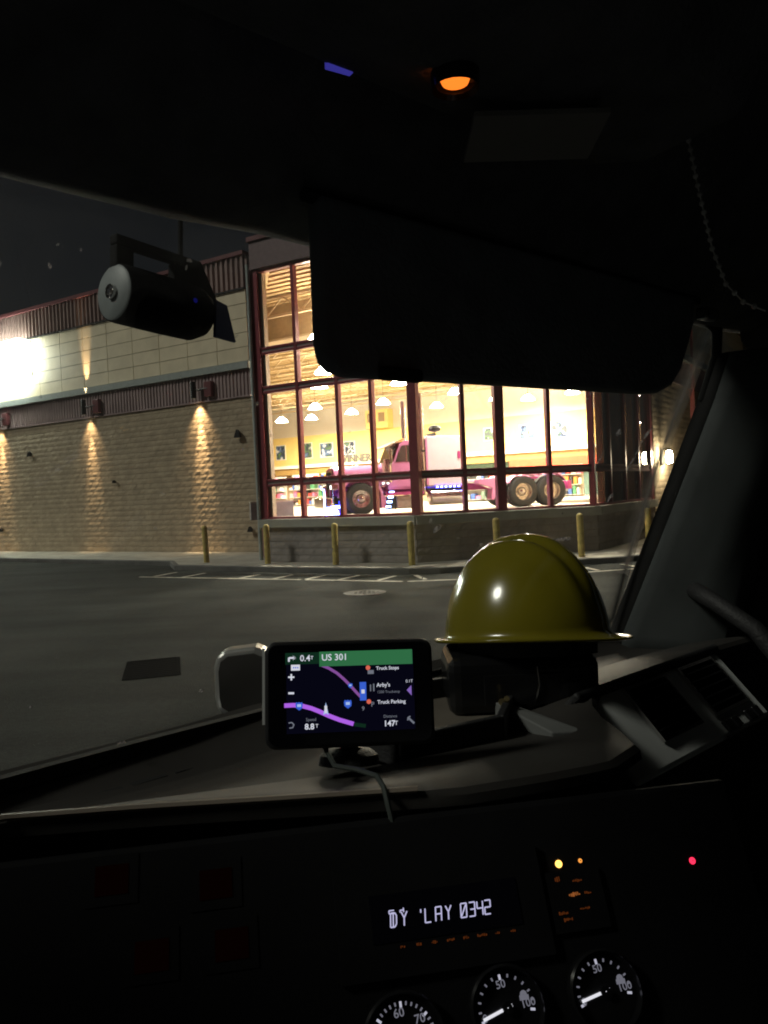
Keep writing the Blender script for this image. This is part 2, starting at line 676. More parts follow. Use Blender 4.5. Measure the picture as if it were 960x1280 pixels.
# ---- glazed bay
COLS = {'B': [0.0, 1.38, 2.73, 3.82, LB], 'C': [0.0, 1.44, 2.47, 3.92, LC], 'R': [0.0, 1.45, 2.9, 4.35, LR]}
FRM = {'B': FB, 'C': FC, 'R': FR}
LEN = {'B': LB, 'C': LC, 'R': LR}
TRZ = [(2.36, 2.58), (5.10, 5.32), (6.24, 6.46)]
HEAD = 8.72
win_glass = glass('shop_glass', (0.97, 0.97, 0.97), 0.035)
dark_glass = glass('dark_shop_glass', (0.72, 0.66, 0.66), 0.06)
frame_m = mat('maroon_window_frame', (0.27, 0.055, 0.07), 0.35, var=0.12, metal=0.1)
frame_dim = mat('dimmed_maroon_frame', (0.10, 0.025, 0.03), 0.95, spec=0.05)  # darker copy of the frame paint, to take down the lantern's glare
pale_bar = mat('pale_transom_bar', (0.30, 0.24, 0.23), 0.4, metal=0.5)
cream_jamb = mat('cream_jamb', (0.62, 0.52, 0.38), 0.5)

for key in 'BCR':
    fr, ln = FRM[key], LEN[key]
    base = MB().box(0, ln, 0.03, 0.30, 0.0, SILL0).build('base_wall', mortar, bld, fr)
    bo = under(blocks(fr, 0.0, ln, WALK, SILL0, block_dark, 'block_courses', ord(key)), base)
    bo.matrix_basis = Matrix.Identity(4)
    MB().box(-0.03 if key != 'B' else -0.1, ln + 0.03, -0.13, 0.33, SILL0 + 0.002, SILL1).build('sill', sill_m, bld, fr, bevel=0.012)
    # frame: bottom rail, head and end posts; then its mullions, transoms and panes
    f = MB()
    f.box(0.10, ln - 0.10, 0.04, 0.20, SILL1 + 0.001, SILL1 + 0.07)
    f.box(0.10, ln - 0.10, 0.04, 0.20, HEAD - 0.08, HEAD)
    wf = f.build('window_frame', frame_m, bld, fr)
    posts = [(0.0, 0.30, 0.03, 0.24), (ln, 0.30, 0.02, 0.24)] if key != 'C' else []
    cols = COLS[key]
    thick = {'B': (0, 4), 'C': (2,), 'R': (4,)}[key]
    for i, s in enumerate(cols):
        if key == 'C' and i in (0, 4):
            continue
        hw = 0.13 if i in thick else 0.055
        dd = 0.02 if i in thick else 0.045
        MB().box(s - hw, s + hw, dd, 0.22, SILL1 + 0.002, HEAD + 0.02).build('mullion', frame_m, wf, bevel=0.008)
    if key == 'R':
        pass
    for (za, zb) in TRZ:
        tm = MB()
        for i in range(4):
            hw0 = 0.13 if i in thick else 0.055
            hw1 = 0.13 if i + 1 in thick else 0.055
            a, e = cols[i] + hw0 + 0.001, cols[i + 1] - hw1 - 0.001
            tm.box(a, e, 0.05, 0.17, za, za + 0.075)
            tm.box(a, e, 0.05, 0.17, zb - 0.075, zb)
        tm.build('transom', frame_m if key != 'R' else frame_dim, wf, bevel=0.006)
        tb = MB()
        for i in range(4):
            hw0 = 0.13 if i in thick else 0.055
            hw1 = 0.13 if i + 1 in thick else 0.055
            tb.box(cols[i] + hw0 + 0.001, cols[i + 1] - hw1 - 0.001, 0.075, 0.14, za + 0.077, zb - 0.077)
        tb.build('transom_bar', pale_bar if key != 'R' else frame_dim, wf)
    zs = [SILL1 + 0.07] + [z for t in TRZ for z in t] + [HEAD - 0.08]
    for i in range(4):
        for j in range(4):
            hw0 = 0.13 if i in thick else 0.055
            hw1 = 0.13 if i + 1 in thick else 0.055
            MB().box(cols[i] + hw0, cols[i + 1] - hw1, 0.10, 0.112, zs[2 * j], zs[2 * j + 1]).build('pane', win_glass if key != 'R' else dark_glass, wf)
    fs = MB().box(-0.06, ln + 0.05, -0.04, 0.30, HEAD + 0.021, 9.55)
    fs.build('bay_fascia', mat('bay_fascia_purple', (0.17, 0.11, 0.115), 0.5), bld, fr)
    MB().box(-0.1, ln + 0.08, -0.10, 0.32, 9.552, 9.68).build('bay_cap', maroon, bld, fr)
MB().box(0.135, 0.24, 0.13, 0.30, SILL1 + 0.01, HEAD - 0.09).build('cream_jamb', cream_jamb, bld, FB)
# return wall of the bay back to the long wall
FQ = frame(P_L, (P_B[0] - P_L[0], P_B[1] - P_L[1]))
lq = math.hypot(P_B[0] - P_L[0], P_B[1] - P_L[1])
MB().box(0.05, lq - 0.12, 0.02, 0.22, 0.0, 9.55).build('return_wall', maroon, bld, FQ)
# flat roofs
rp = [FX(FL, -22, 0.3), FX(FL, 0.0, 0.3), FX(FB, 0, 0.2), FX(FC, 0, 0.2), FX(FC, LC, 0.2), FX(FR, 24, 0.3), Vector((60, 80, 0)), Vector((0, 95, 0)), Vector((-40, 80, 0))]
MB().prism([(p.x, p.y) for p in rp], 9.42, 9.54, lambda a, b, t: (a, b, t)).build('roof', mat('roof_membrane', (0.1, 0.1, 0.1), 0.9), bld)

# ---- added glow box standing in for the floodlit fascia patch, and a letter
sg = empty('fascia_glow_box', FL @ T_((-15.05, -0.065, 7.70)))
MB().box(-4.0, 2.72, -0.045, 0.0, 0.04, 1.58).build('back_tray', mat('glow_box_back', (0.5, 0.5, 0.48), 0.5), sg)
MB().box(-4.02, 2.62, -0.55, -0.046, 0.0, 1.62).build('glow_body', glow('fascia_patch_glow', (0.93, 1.0, 0.86), 32.0), sg, bevel=0.03)
text_mesh('letter', 'N', 0.50, mat('letter_grey', (0.26, 0.25, 0.22), 0.5), sg, T_((0.78, -0.50, 1.87)) @ UP, extr=0.03, align='CENTER', bold=0.008)
MB().box(-3.9, 1.05, -0.53, -0.47, 1.623, 1.67).build('letter_rail', dark_metal, sg)
tag(sg, 'white glow box standing in for the floodlit patch of cream fascia under a letter N', 'sign')


def wall_fixture(fr, s, z, sc, label):
    e = empty('wall_fixture', fr @ T_((s, -0.03, z)))
    MB().lathe([(0.05 * sc, 0), (0.06 * sc, 0.03), (0.05 * sc, 0.05)], 12, Matrix.Rotation(PI / 2, 4, 'X')).build('mount', dark_metal, e)
    MB().prism([(-0.10 * sc, -0.09 * sc), (0.12 * sc, -0.09 * sc), (0.09 * sc, 0.05 * sc), (0.0, 0.13 * sc)], -0.05, -0.17, lambda a, b, t: (a, t, b)).build('housing', dark_metal, e, bevel=0.008)
    tag(e, label, 'fixture')


wall_fixture(FL, -12.79, 4.40, 1.1, 'small black wall fixture high on the block wall between the two leftmost lamps')
wall_fixture(FL, -0.67, 4.33, 1.3, 'small black wall fixture high on the block wall near the show window')
wall_fixture(FL, -15.2, 1.14, 1.0, 'small black wall fixture low on the block wall under the fascia glow box')
wall_fixture(FL, -7.35, 2.95, 0.55, 'tiny black wall fixture halfway down the block wall beside a lamp pool')
wall_fixture(FL, -0.3, 0.95, 0.9, 'small black wall fixture low in the corner beside the show window sill')


def spot(name, parent, loc, aim, watts, cone, blend, col=(1.0, 0.66, 0.36), rad=0.05):
    l = bpy.data.lights.new(name, 'SPOT')
    l.energy = watts
    l.spot_size = R(cone)
    l.spot_blend = blend
    l.color = col
    l.shadow_soft_size = rad
    o = bpy.data.objects.new(name, l)
    COL.objects.link(o)
    d = (Vector(aim) - Vector(loc)).normalized()
    o.matrix_basis = T_(loc) @ d.to_track_quat('-Z', 'Y').to_matrix().to_4x4()
    o.parent = parent
    return o


lamp_lens = glow('wall_lamp_lens', (1.0, 0.80, 0.5), 9.0)


def sconce(fr, s, bx, z, up, down, label, n=0.30):
    """Up-and-down cylinder lamp on an arm from a box on the ribbed band."""
    e = empty('wall_lamp', fr @ T_((s, 0, z)))
    cyl = MB().lathe([(0.085, -0.30), (0.10, -0.30), (0.10, 0.30), (0.085, 0.30), (0.085, 0.27), (0.02, 0.27)], 18, T_((0, -n, 0)), close=False)
    cyl.lathe([(0.02, -0.26), (0.085, -0.26)], 18, T_((0, -n, 0)), close=False)
    cyl.build('cylinder', dark_metal, e, smooth=True)
    MB().lathe([(0.001, -0.275), (0.083, -0.275)], 16, T_((0, -n, 0)), close=False).build('lens', lamp_lens, e)
    MB().tube([(0.09, -n, 0.0), (bx * 0.6, -n * 0.7, 0.02), (bx, -0.2, 0.02)], 0.028, 8).build('arm', dark_metal, e, smooth=True)
    MB().tube([(0.09, -n, -0.07), (0.2, -n, -0.05), (bx * 0.5, -n * 0.75, 0.0)], 0.014, 6).build('cable', dark_metal, e, smooth=True)
    MB().box(bx - 0.17, bx + 0.17, -0.22, -0.05, -0.27, 0.27).build('junction_box', maroon, e, bevel=0.01)
    spot('down_light', e, (0, -n + 0.02, -0.31), (0.0, -0.10, -1.2), down * 0.22, 74, 1.0)
    spot('down_wash', e, (0, -n + 0.02, -0.31), (0.0, 0.0, -3.0), down * 1.5, 25, 1.0)
    if up:
        spot('up_light', e, (0, -n + 0.02, 0.31), (0.0, -0.03, 2.2), up * 1.6, 22, 1.0)
    tag(e, label, 'wall lamp', 'up and down lamps along the block wall')
    return e


sconce(FL, -14.95, 0.62, 6.06, 300, 1100, 'black cylinder wall lamp on the ribbed band below the fascia glow box')
sconce(FL, -8.75, 0.62, 6.04, 700, 900, 'black cylinder wall lamp washing both the cream fascia and the block wall')
sconce(FL, -2.55, 0.62, 6.06, 0, 1500, 'black cylinder wall lamp nearest the show window, lighting only downwards')

# wall lantern on the far side
ln_ = empty('wall_lantern', FR @ T_((6.72, 0, 2.55)))
MB().box(-0.10, 0.10, -0.09, -0.035, 0.0, 0.56).build('back_plate', dark_metal, ln_, bevel=0.01)
MB().lathe([(0.05, 0.06), (0.10, 0.10), (0.11, 0.28), (0.10, 0.46), (0.05, 0.50)], 16, T_((0, -0.30, 0))).build('globe', glow('lantern_light', (1.0, 0.83, 0.55), 260.0), ln_, smooth=True)
MB().lathe([(0.12, 0.502), (0.10, 0.54), (0.03, 0.57)], 16, T_((0, -0.30, 0))).build('hood', dark_metal, ln_, smooth=True)
MB().tube([(0, -0.09, 0.53), (0, -0.2, 0.60), (0, -0.30, 0.56)], 0.02, 8).build('arm', dark_metal, ln_, smooth=True)
tag(ln_, 'glaring wall lantern on the block wall past the dark windows', 'wall lamp')

# ---- bollards
bol = MB().lathe([(0.085, 0.0), (0.085, 1.06), (0.080, 1.085), (0.062, 1.112), (0.032, 1.128), (0.002, 1.132)], 18).build('bollard', bollard_m, smooth=True)
bl = [((-5.49, 23.95), 'faded yellow steel bollard standing clear of the bay before the block wall'),
      ((-3.39, 22.45), 'faded yellow bollard at the window corner beside the downpipe'),
      ((-1.36, 21.15), 'faded yellow bollard below the blue lit front of the pink truck'),
      ((0.66, 20.05), 'faded yellow bollard before the thick window post at the bend'),
      ((2.82, 19.72), 'faded yellow bollard below the rear of the pink truck frame'),
      ((5.06, 20.25), 'faded yellow bollard near the last corner post of the show window'),
      ((7.4, 22.0), 'faded yellow bollard round the corner below the dark windows')]
for i, (p, lab) in enumerate(bl):
    o = bol if i == 0 else bol.copy()
    if i:
        COL.objects.link(o)
    o.location = (p[0], p[1], WALK - 0.003)
    o.rotation_euler = (R(random.uniform(-1, 1)), R(random.uniform(-1, 1)), R(random.uniform(0, 360)))
    tag(o, lab, 'bollard', 'yellow bollards along the kerb')

# ================================================================== SHOWROOM
FW = frame((0, 58), (0.847, -0.532))
floor_m = mat('polished_floor_tile', (0.55, 0.50, 0.42), 0.22, var=0.1, scale=0.8)
rpoly = [FX(FL, -16, 0.45), FX(FL, 0.1, 0.45), FX(FB, 0.15, 0.32), FX(FC, 0.1, 0.31), FX(FC, LC - 0.1, 0.31), FX(FR, 6, 0.45), FX(FR, 9, 8), FX(FW, 30, -2), FX(FW, 30, 0), FX(FW, -26, 0)]
tag(MB().prism([(p.x, p.y) for p in rpoly], 1.10, FLOOR, lambda a, b, t: (a, b, t)).build('showroom_floor', floor_m), kind='structure')
ceil_m = mat('tan_roof_deck', (0.50, 0.36, 0.18), 0.7, var=0.08, scale=0.7)
# ribbed deck, joists and girder, all ending at the walls of the room
FWI = FW.inverted()
rloc = [FWI @ p for p in rpoly]


def span(y, inset=0.4):
    xs = []
    for p, q in zip(rloc, rloc[1:] + rloc[:1]):
        if (p.y - y) * (q.y - y) < 0:
            xs.append(p.x + (q.x - p.x) * (y - p.y) / (q.y - p.y))
    return (min(xs) + inset, max(xs) - inset) if len(xs) > 1 else None


b = MB()
for i in range(80):
    y = -31.3 + i * 0.4
    sp_ = span(y)
    if sp_:
        b.box(sp_[0], sp_[1], y, y + 0.20, 9.27, 9.36)
b.prism([(p.x, p.y) for p in rloc], 9.33, 9.41, lambda a_, b_, t: (a_, b_, t))
deck = b.build('ceiling', ceil_m, None, FW)
joist_m = mat('cream_joist', (0.48, 0.37, 0.22), 0.6)
tag(deck, kind='structure')
for i in range(12):
    y = -27.0 + i * 2.3
    x0, x1 = span(y)
    x0, x1 = max(x0, -14), min(x1, 24)
    j = MB()
    j.box(x0, x1, y - 0.05, y + 0.05, 9.17, 9.268)
    j.box(x0, x1, y - 0.05, y + 0.05, 8.50, 8.59)
    x = x0
    while x + 1.6 < x1:
        j.bar((x, y, 8.57), (x + 0.8, y, 9.2), 0.05, 0.05)
        j.bar((x + 0.8, y, 9.2), (x + 1.6, y, 8.57), 0.05, 0.05)
        x += 1.6
    j.build('bar_joist', joist_m, deck)
x0, x1 = span(-25.9)
MB().box(x0, x1, -25.9, -25.3, 8.0, 9.268).build('girder', mat('tan_girder', (0.30, 0.20, 0.10), 0.7), deck)
MB().box(x0, x1, -26.0, -25.2, 7.92, 7.998).build('girder_flange', joist_m, deck)

bw_ = MB().box(-26, 30, 0.0, 0.3, FLOOR, 9.38).build('back_wall', mat('pale_upper_wall', (0.62, 0.58, 0.50), 0.8, var=0.05), None, FW)
tag(bw_, kind='structure')
MB().box(-26, 30, -0.06, -0.003, 4.46, 6.75).build('yellow_band', mat('yellow_wall_paint', (0.78, 0.60, 0.22), 0.6, var=0.05), bw_)
MB().box(-26, 30, -1.3, -0.003, 4.22, 4.455).build('white_ledge', mat('white_ledge', (0.75, 0.70, 0.58), 0.5, var=0.04), bw_)
MB().box(-26, 30, -1.15, -0.003, 3.72, 4.215).build('valance', mat('ochre_valance', (0.36, 0.22, 0.07), 0.6), bw_)
MB().box(-26, 5, -0.05, -0.003, FLOOR + 0.01, 3.71).build('lower_panelling', mat('lower_tan', (0.42, 0.30, 0.18), 0.7), bw_)
MB().box(5.01, 30, -0.05, -0.003, FLOOR + 0.01, 3.71).build('teal_panelling', mat('lower_teal', (0.22, 0.36, 0.33), 0.7), bw_)
MB().box(10.6, 30, -1.22, -1.16, 3.20, 3.80).build('red_sign_band', mat('orange_red_band', (0.62, 0.10, 0.04), 0.5), bw_)
for nm, a, e in (('side_wall', FX(FL, -16, 0.45), FX(FW, -26, 0)),):
    d = (e - a)
    m = T_(a) @ Matrix.Rotation(math.atan2(d.y, d.x), 4, 'Z')
    tag(MB().box(0, d.length, -0.2, 0.0, FLOOR, 9.38).build('side_wall', mat('lower_tan', (0.42, 0.30, 0.18)), None, m), kind='structure')


def wall_between(name, a, e, th, m):
    a, e = Vector((*a, 0)), Vector((*e, 0))
    d = e - a
    o = MB().box(0, d.length, 0.0, th, FLOOR, 9.38).build(name, m, None, T_(a) @ Matrix.Rotation(math.atan2(d.y, d.x), 4, 'Z'))
    tag(o, kind='structure')


wall_between('partition_wall', (6.20, 22.66), (14.9, 50.2), -0.2, mat('lower_tan', (0.42, 0.30, 0.18)))
wall_between('vestibule_wall', (9.35, 31.0), (12.6, 31.4), 0.15, mat('vestibule_maroon', (0.42, 0.14, 0.14), 0.6))  # wall reddened to carry the maroon reflection in the dark panes
col_m = mat('tan_column_paint', (0.55, 0.40, 0.22), 0.6)
for (x_, y_, r_, lab) in ((7.62, 26.1, 0.26, 'thick tan column just inside the first dark window past the corner'), (8.60, 27.2, 0.11, 'thin tan post inside the dark windows, the nearer of two to the corner'), (9.28, 27.7, 0.11, 'thin tan post inside the dark windows beside the end jamb')):
    e = empty('column', T_((x_, y_, FLOOR)))
    MB().box(-r_, r_, -r_, r_, 0.0, 8.0).build('shaft', col_m, e, bevel=0.01)
    MB().box(-r_ * 1.3, r_ * 1.3, -r_ * 1.3, r_ * 1.3, 0.0, 0.14).build('plinth', col_m, e)
    tag(e, lab, 'column')
dl = glow('reflection_glow', (1.0, 0.93, 0.8), 110.0)  # added lamps stand in for high bay reflections and brighten the vestibule
for (x_, y_, z) in ((9.12, 27.2, 5.0), (8.55, 27.5, 4.27), (9.2, 27.5, 4.1)):
    e = empty('reflection_stand_in', T_((x_, y_, z)))
    MB().lathe([(0.02, 0.10), (0.11, 0.08), (0.15, 0.0), (0.14, 0.0), (0.10, 0.07)], 16, close=False).build('shade', dark_metal, e, smooth=True)
    MB().lathe([(0.001, -0.06), (0.07, -0.05), (0.11, -0.02), (0.125, 0.012)], 14, close=False).build('lens', dl, e, smooth=True)
    MB().tube([(0, 0, 0.10), (0, 0, 9.25 - z)], 0.012, 6).build('rod', dark_metal, e)
    tag(e, 'small round lamp standing in for a high bay reflection in the dark windows', 'lamp', 'stand-ins for lamp reflections in the dark windows')

# ---- high-bay lamps
hb_l = glow('high_bay_light', (1.0, 0.90, 0.70), 1000.0)
hb = empty('high_bay_lamp')
MB().lathe([(0.06, 0.46), (0.14, 0.40), (0.15, 0.30)], 20).build('ballast_housing', mat('spun_aluminium', (0.6, 0.58, 0.52), 0.35, metal=0.8), hb, smooth=True)
MB().lathe([(0.15, 0.299), (0.28, 0.18), (0.40, 0.03), (0.42, 0.0)], 20, close=False).build('acrylic_refractor', glow('acrylic_glow', (1.0, 0.88, 0.66), 130.0), hb, smooth=True)
MB().lathe([(0.001, 0.03), (0.36, 0.04)], 20, close=False).build('lens', hb_l, hb)
MB().tube([(0, 0, 0.46), (0, 0, 1.9)], 0.015, 6).build('rod', dark_metal, hb)
HB = [(-2.8, 41.2), (-3.5, 46.6), (-4.7, 57.6), (-5.7, 65.5), (-8.3, 66.5), (1.2, 46.7), (0.3, 56.5), (-2.2, 62.2), (5.1, 52.3), (4.4, 60.4), (8.5, 57.1), (11.0, 58.1), (13.6, 55.3), (8.2, 47.0), (-2.3, 32.3), (3.2, 36.0), (7.2, 36.5), (9.6, 43.5), (5.0, 28.9)]  # last lamp added out of sight to light the truck's near side
for i, (x, y) in enumerate(HB):
    o = hb if i == 0 else copy_tree(hb)
    o.location = (x * 0.84, y * 0.84, 7.39 if y > 30 else 7.8)
    tag(o, 'bright round high bay lamp hanging from the tan showroom ceiling', 'lamp', 'high bay lamps in the showroom')


def picture_mat(i):
    rnd = random.Random(i)
    m, t, p = nodes_of('photo_print')
    L = t.links
    tc = t.nodes.new('ShaderNodeTexCoord')
    mp = t.nodes.new('ShaderNodeMapping')
    mp.inputs['Location'].default_value = (i * 3.1, i * 1.7, i)
    n = t.nodes.new('ShaderNodeTexNoise')
    n.inputs['Scale'].default_value = 2.3
    n.inputs['Detail'].default_value = 3
    r = t.nodes.new('ShaderNodeValToRGB')
    r.color_ramp.interpolation = 'CONSTANT'
    cols = [(0.02, 0.03, 0.06), (0.10, 0.16, 0.30), (0.6, 0.6, 0.6), (0.06, 0.07, 0.08), (0.10, 0.18, 0.08)]
    rnd.shuffle(cols)
    e = r.color_ramp.elements
    e[0].position, e[0].color = 0.0, (*cols[0], 1)
    e[1].position, e[1].color = 0.42, (*cols[1], 1)
    for k_, pos in ((2, 0.5), (3, 0.57), (4, 0.64)):
        q = e.new(pos)
        q.color = (*cols[k_], 1)
    L.new(tc.outputs['Object'], mp.inputs[0])
    L.new(mp.outputs[0], n.inputs['Vector'])
    L.new(n.outputs['Fac'], r.inputs[0])
    L.new(r.outputs[0], p.inputs['Base Color'])
    p.inputs['Roughness'].default_value = 0.3
    return m


for i, (s, z, wd, ht) in enumerate([(-9.44, 5.60, 1.0, 1.2), (-6.9, 5.6, 1.25, 1.25), (-4.92, 5.52, 1.25, 1.15), (-2.85, 5.46, 1.2, 1.2), (8.86, 5.68, 1.05, 0.9), (11.5, 5.62, 1.15, 1.0), (13.69, 5.6, 1.15, 1.15)]):
    e = empty('framed_picture', FW @ T_((s, -0.065, z)))
    MB().box(-wd / 2, wd / 2, -0.05, 0.0, -ht / 2, ht / 2).build('frame', mat('picture_mount', (0.7, 0.68, 0.62), 0.5), e)
    MB().box(-wd / 2 + 0.06, wd / 2 - 0.06, -0.056, -0.051, -ht / 2 + 0.06, ht / 2 - 0.06).build('print', picture_mat(i), e)
    tag(e, ['framed picture on the yellow wall, farthest of its row from the mezzanine box', 'framed picture above the red posts, second in from the far end of its row', 'framed picture on the yellow wall, third in the row before the mezzanine box', 'framed picture on the yellow wall over the hood, closest to the mezzanine box', 'framed picture on the yellow wall right behind the light-bleached sleeper', 'framed picture on the yellow wall over the rear wheels, middle of three', 'framed picture on the yellow wall above the orange band, last before the partition'][i], 'picture', 'framed pictures on the yellow wall')
# two small windows and a stair-head box high on the wall
ob = empty('mezzanine_office', FW @ T_((0.15, -0.01, 6.76)))
MB().box(-0.9, 1.0, -0.8, 0.0, 0.0, 1.35).build('front', mat('yellow_wall_paint', (0.78, 0.60, 0.22)), ob)
for x in (-0.45, 0.5):
    MB().box(x - 0.26, x + 0.26, -0.82, -0.803, 0.45, 1.10).build('window', mat('brown_window', (0.20, 0.12, 0.04), 0.3), ob)
tag(ob, 'small yellow mezzanine box with two brown windows high on the wall', 'office')
# lettering on the ledge
lt = empty('ledge_lettering', FW @ T_((-2.9, -1.32, 4.62)))
text_mesh('word', 'WINNERS', 0.72, mat('letter_dark', (0.10, 0.09, 0.08), 0.5), lt, T_((0, -0.02, 0.02)) @ UP, extr=0.03, bold=0.03)
MB().box(-0.1, 4.2, 0.0, 0.03, -0.40, -0.30).build('rail', mat('white_ledge', (0.75, 0.70, 0.58)), lt)
tag(lt, 'dark letters spelling WINNERS on the white ledge over the pink hood', 'lettering')

# ---- shop posts, shelves and stock
red_m = mat('red_post_paint', (0.55, 0.05, 0.03), 0.45)
for (u_, lab) in ((-8.1, 'red square post among the shelves, taller than its neighbour'), (-7.0, 'red square post among the shelves beside hanging white goods')):
    e = empty('shop_post', FW @ T_((u_, -6.0, FLOOR)))
    MB().box(-0.18, 0.18, -0.18, 0.18, 0.0, 3.0 if u_ < -8 else 2.8).build('shaft', red_m, e, bevel=0.02)
    MB().box(-0.26, 0.26, -0.26, 0.26, 0.0, 0.2).build('plinth', red_m, e)
    tag(e, lab, 'post')
goods = [mat('goods_%s' % n_, c_, 0.4) for n_, c_ in (('red', (0.5, 0.06, 0.05)), ('white', (0.75, 0.72, 0.68)), ('blue', (0.06, 0.12, 0.35)), ('green', (0.08, 0.25, 0.12)), ('black', (0.03, 0.03, 0.03)), ('orange', (0.6, 0.25, 0.05)), ('pink', (0.6, 0.2, 0.35)), ('silver', (0.45, 0.45, 0.45)))]
shelf_m = mat('pale_shelf', (0.6, 0.57, 0.5), 0.5)
rnd = random.Random(11)
SH = [(-9.6, -4.0, 2.4), (-6.9, -4.2, 2.2), (-4.2, -3.8, 2.3), (-1.4, -4.0, 2.3), (1.6, -4.2, 2.2), (7.2, -3.2, 1.8), (9.8, -3.0, 1.9), (12.4, -3.4, 1.8), (15.0, -3.4, 1.9), (-8.6, -13.0, 1.3), (-6.2, -14.0, 1.2), (11.6, -9.5, 1.2), (13.8, -9.5, 1.25)]
for i, (s, n, h) in enumerate(SH):
    e = empty('shelf_unit', FW @ T_((s, n, FLOOR)))
    MB().box(-1.2, 1.2, -0.02, 0.03, 0.0, h).build('back', shelf_m, e)
    nl = max(2, int(h / 0.55))
    for q in range(nl):
        z = 0.08 + q * (h - 0.1) / nl
        MB().box(-1.2, 1.2, -0.55, -0.022, z, z + 0.035).build('shelf', shelf_m, e)
        x = -1.15
        while x < 1.05:
            wd = rnd.uniform(0.14, 0.34)
            ht = rnd.uniform(0.15, (h - 0.1) / nl - 0.08)
            g_ = MB().box(x, x + wd, -0.5, -0.08, z + 0.037, z + 0.037 + ht)
            g_.build('boxed_goods', rnd.choice(goods), e)
            x += wd + rnd.uniform(0.02, 0.1)
    lab = ('tall pale shelf unit of coloured goods below the yellow wall' if n > -8 else 'low display shelf of coloured goods standing out on the shop floor')
    tag(e, lab, 'shelf', 'tall shelf units along the back wall' if n > -8 else 'low shelves on the shop floor')

# ================================================================== THE PINK SHOW TRUCK (x towards its rear, y away from the street)
TK = frame((-0.706, 25.40), (0.972, 0.2345))
TK.translation.z = FLOOR + 0.002
tk = empty('semi_truck', TK)
tag(tk, 'chromed pink semi tractor with light-bleached sleeper displayed inside the show window', 'truck')
pink = mat('candy_pink_paint', (0.66, 0.24, 0.46), 0.25, var=0.05, coat=0.6)
pink_d = mat('deep_pink_paint', (0.45, 0.06, 0.22), 0.25, var=0.05, coat=0.5)
overlit_pink = mat('overlit_pink_paint', (0.82, 0.66, 0.76), 0.2, var=0.04, coat=0.6)  # pink paint lightened towards white for the strong lamp light on it
rubber = mat('tyre_rubber', (0.018, 0.018, 0.018), 0.75, bump=0.3)
tk_glass = mat('truck_window_tint', (0.05, 0.045, 0.04), 0.08, spec=0.8)
blue_led = glow('blue_led', (0.08, 0.10, 1.0), 60.0)
pale_led = glow('pale_blue_led', (0.30, 0.42, 1.0), 22.0)


def ext(poly, y0, y1):
    return MB().prism(poly, y0, y1, lambda a_, b_, t: (a_, t, b_))


# hood with rounded top
hood_prof = [(0.32, 0.95), (0.30, 1.25), (0.36, 1.48), (0.52, 1.60), (0.85, 1.64), (1.2, 1.65), (1.55, 1.64), (1.88, 1.60), (2.04, 1.48), (2.10, 1.25), (2.08, 0.95)]
hd = MB()
rows = []
for x, k_ in ((-0.80, 0.93), (-0.74, 0.985), (-0.2, 1.0), (0.5, 1.02), (0.98, 1.05)):
    rows.append([(x, 1.2 + (y - 1.2) * (0.97 + (x + 0.8) * 0.03), 0.95 + (z - 0.95) * k_) for y, z in hood_prof])
hd.sheet(rows)
n = len(hood_prof)
hd.add(rows[0], [tuple(range(n))])
hd.add(rows[-1], [tuple(range(n))])
hood = hd.build('hood', pink, tk, smooth=True)
MB().box(0.55, 0.72, 0.300, 0.318, 1.25, 1.40).build('vent', dark_metal, hood)
gr = MB().box(-0.84, -0.805, 0.62, 1.78, 0.55, 1.50).build('grille', chrome, tk, bevel=0.02)
for i in range(9):
    MB().box(-0.86, -0.841, 0.68 + i * 0.12, 0.72 + i * 0.12, 0.60, 1.45).build('grille_bar', dark_metal, gr)
MB().box(-1.20, -0.98, 0.0, 2.4, 0.26, 0.62).build('bumper', chrome, tk, bevel=0.05)
for y in (0.12, 2.02):
    hl = MB().box(-0.95, -0.70, y, y + 0.26, 0.86, 1.04).build('headlight', chrome, tk, bevel=0.03)
    for x in (-0.957,):
        MB().box(x, x + 0.006, y + 0.04, y + 0.22, 0.89, 1.01).build('lens', glow('headlight_glow', (1, 0.95, 0.9), 6.0), hl)
# fenders: arches over the front tyres
for y0, y1 in ((-0.03, 0.42), (1.98, 2.43)):
    arc = [(0.66 * math.cos(a_), 0.535 + 0.66 * math.sin(a_)) for a_ in [R(q) for q in range(5, 176, 10)]]
    out = [(0.0 + 0.74 * math.cos(a_), 0.535 + 0.735 * math.sin(a_)) for a_ in [R(q) for q in range(175, 4, -10)]]
    ft = ext(arc + out, y0, y1)
    ft.box(0.64, 0.80, y0, y1, 0.20, 0.60)
    fd = ft.build('fender', pink, tk, smooth=True, bevel=0.01)
    for x in (0.70, 0.86):
        MB().box(x, x + 0.07, y0 - 0.012, y0 - 0.001, 0.98, 1.04).build('marker_light', glow('marker_white', (1, 0.95, 0.85), 5.0), fd)
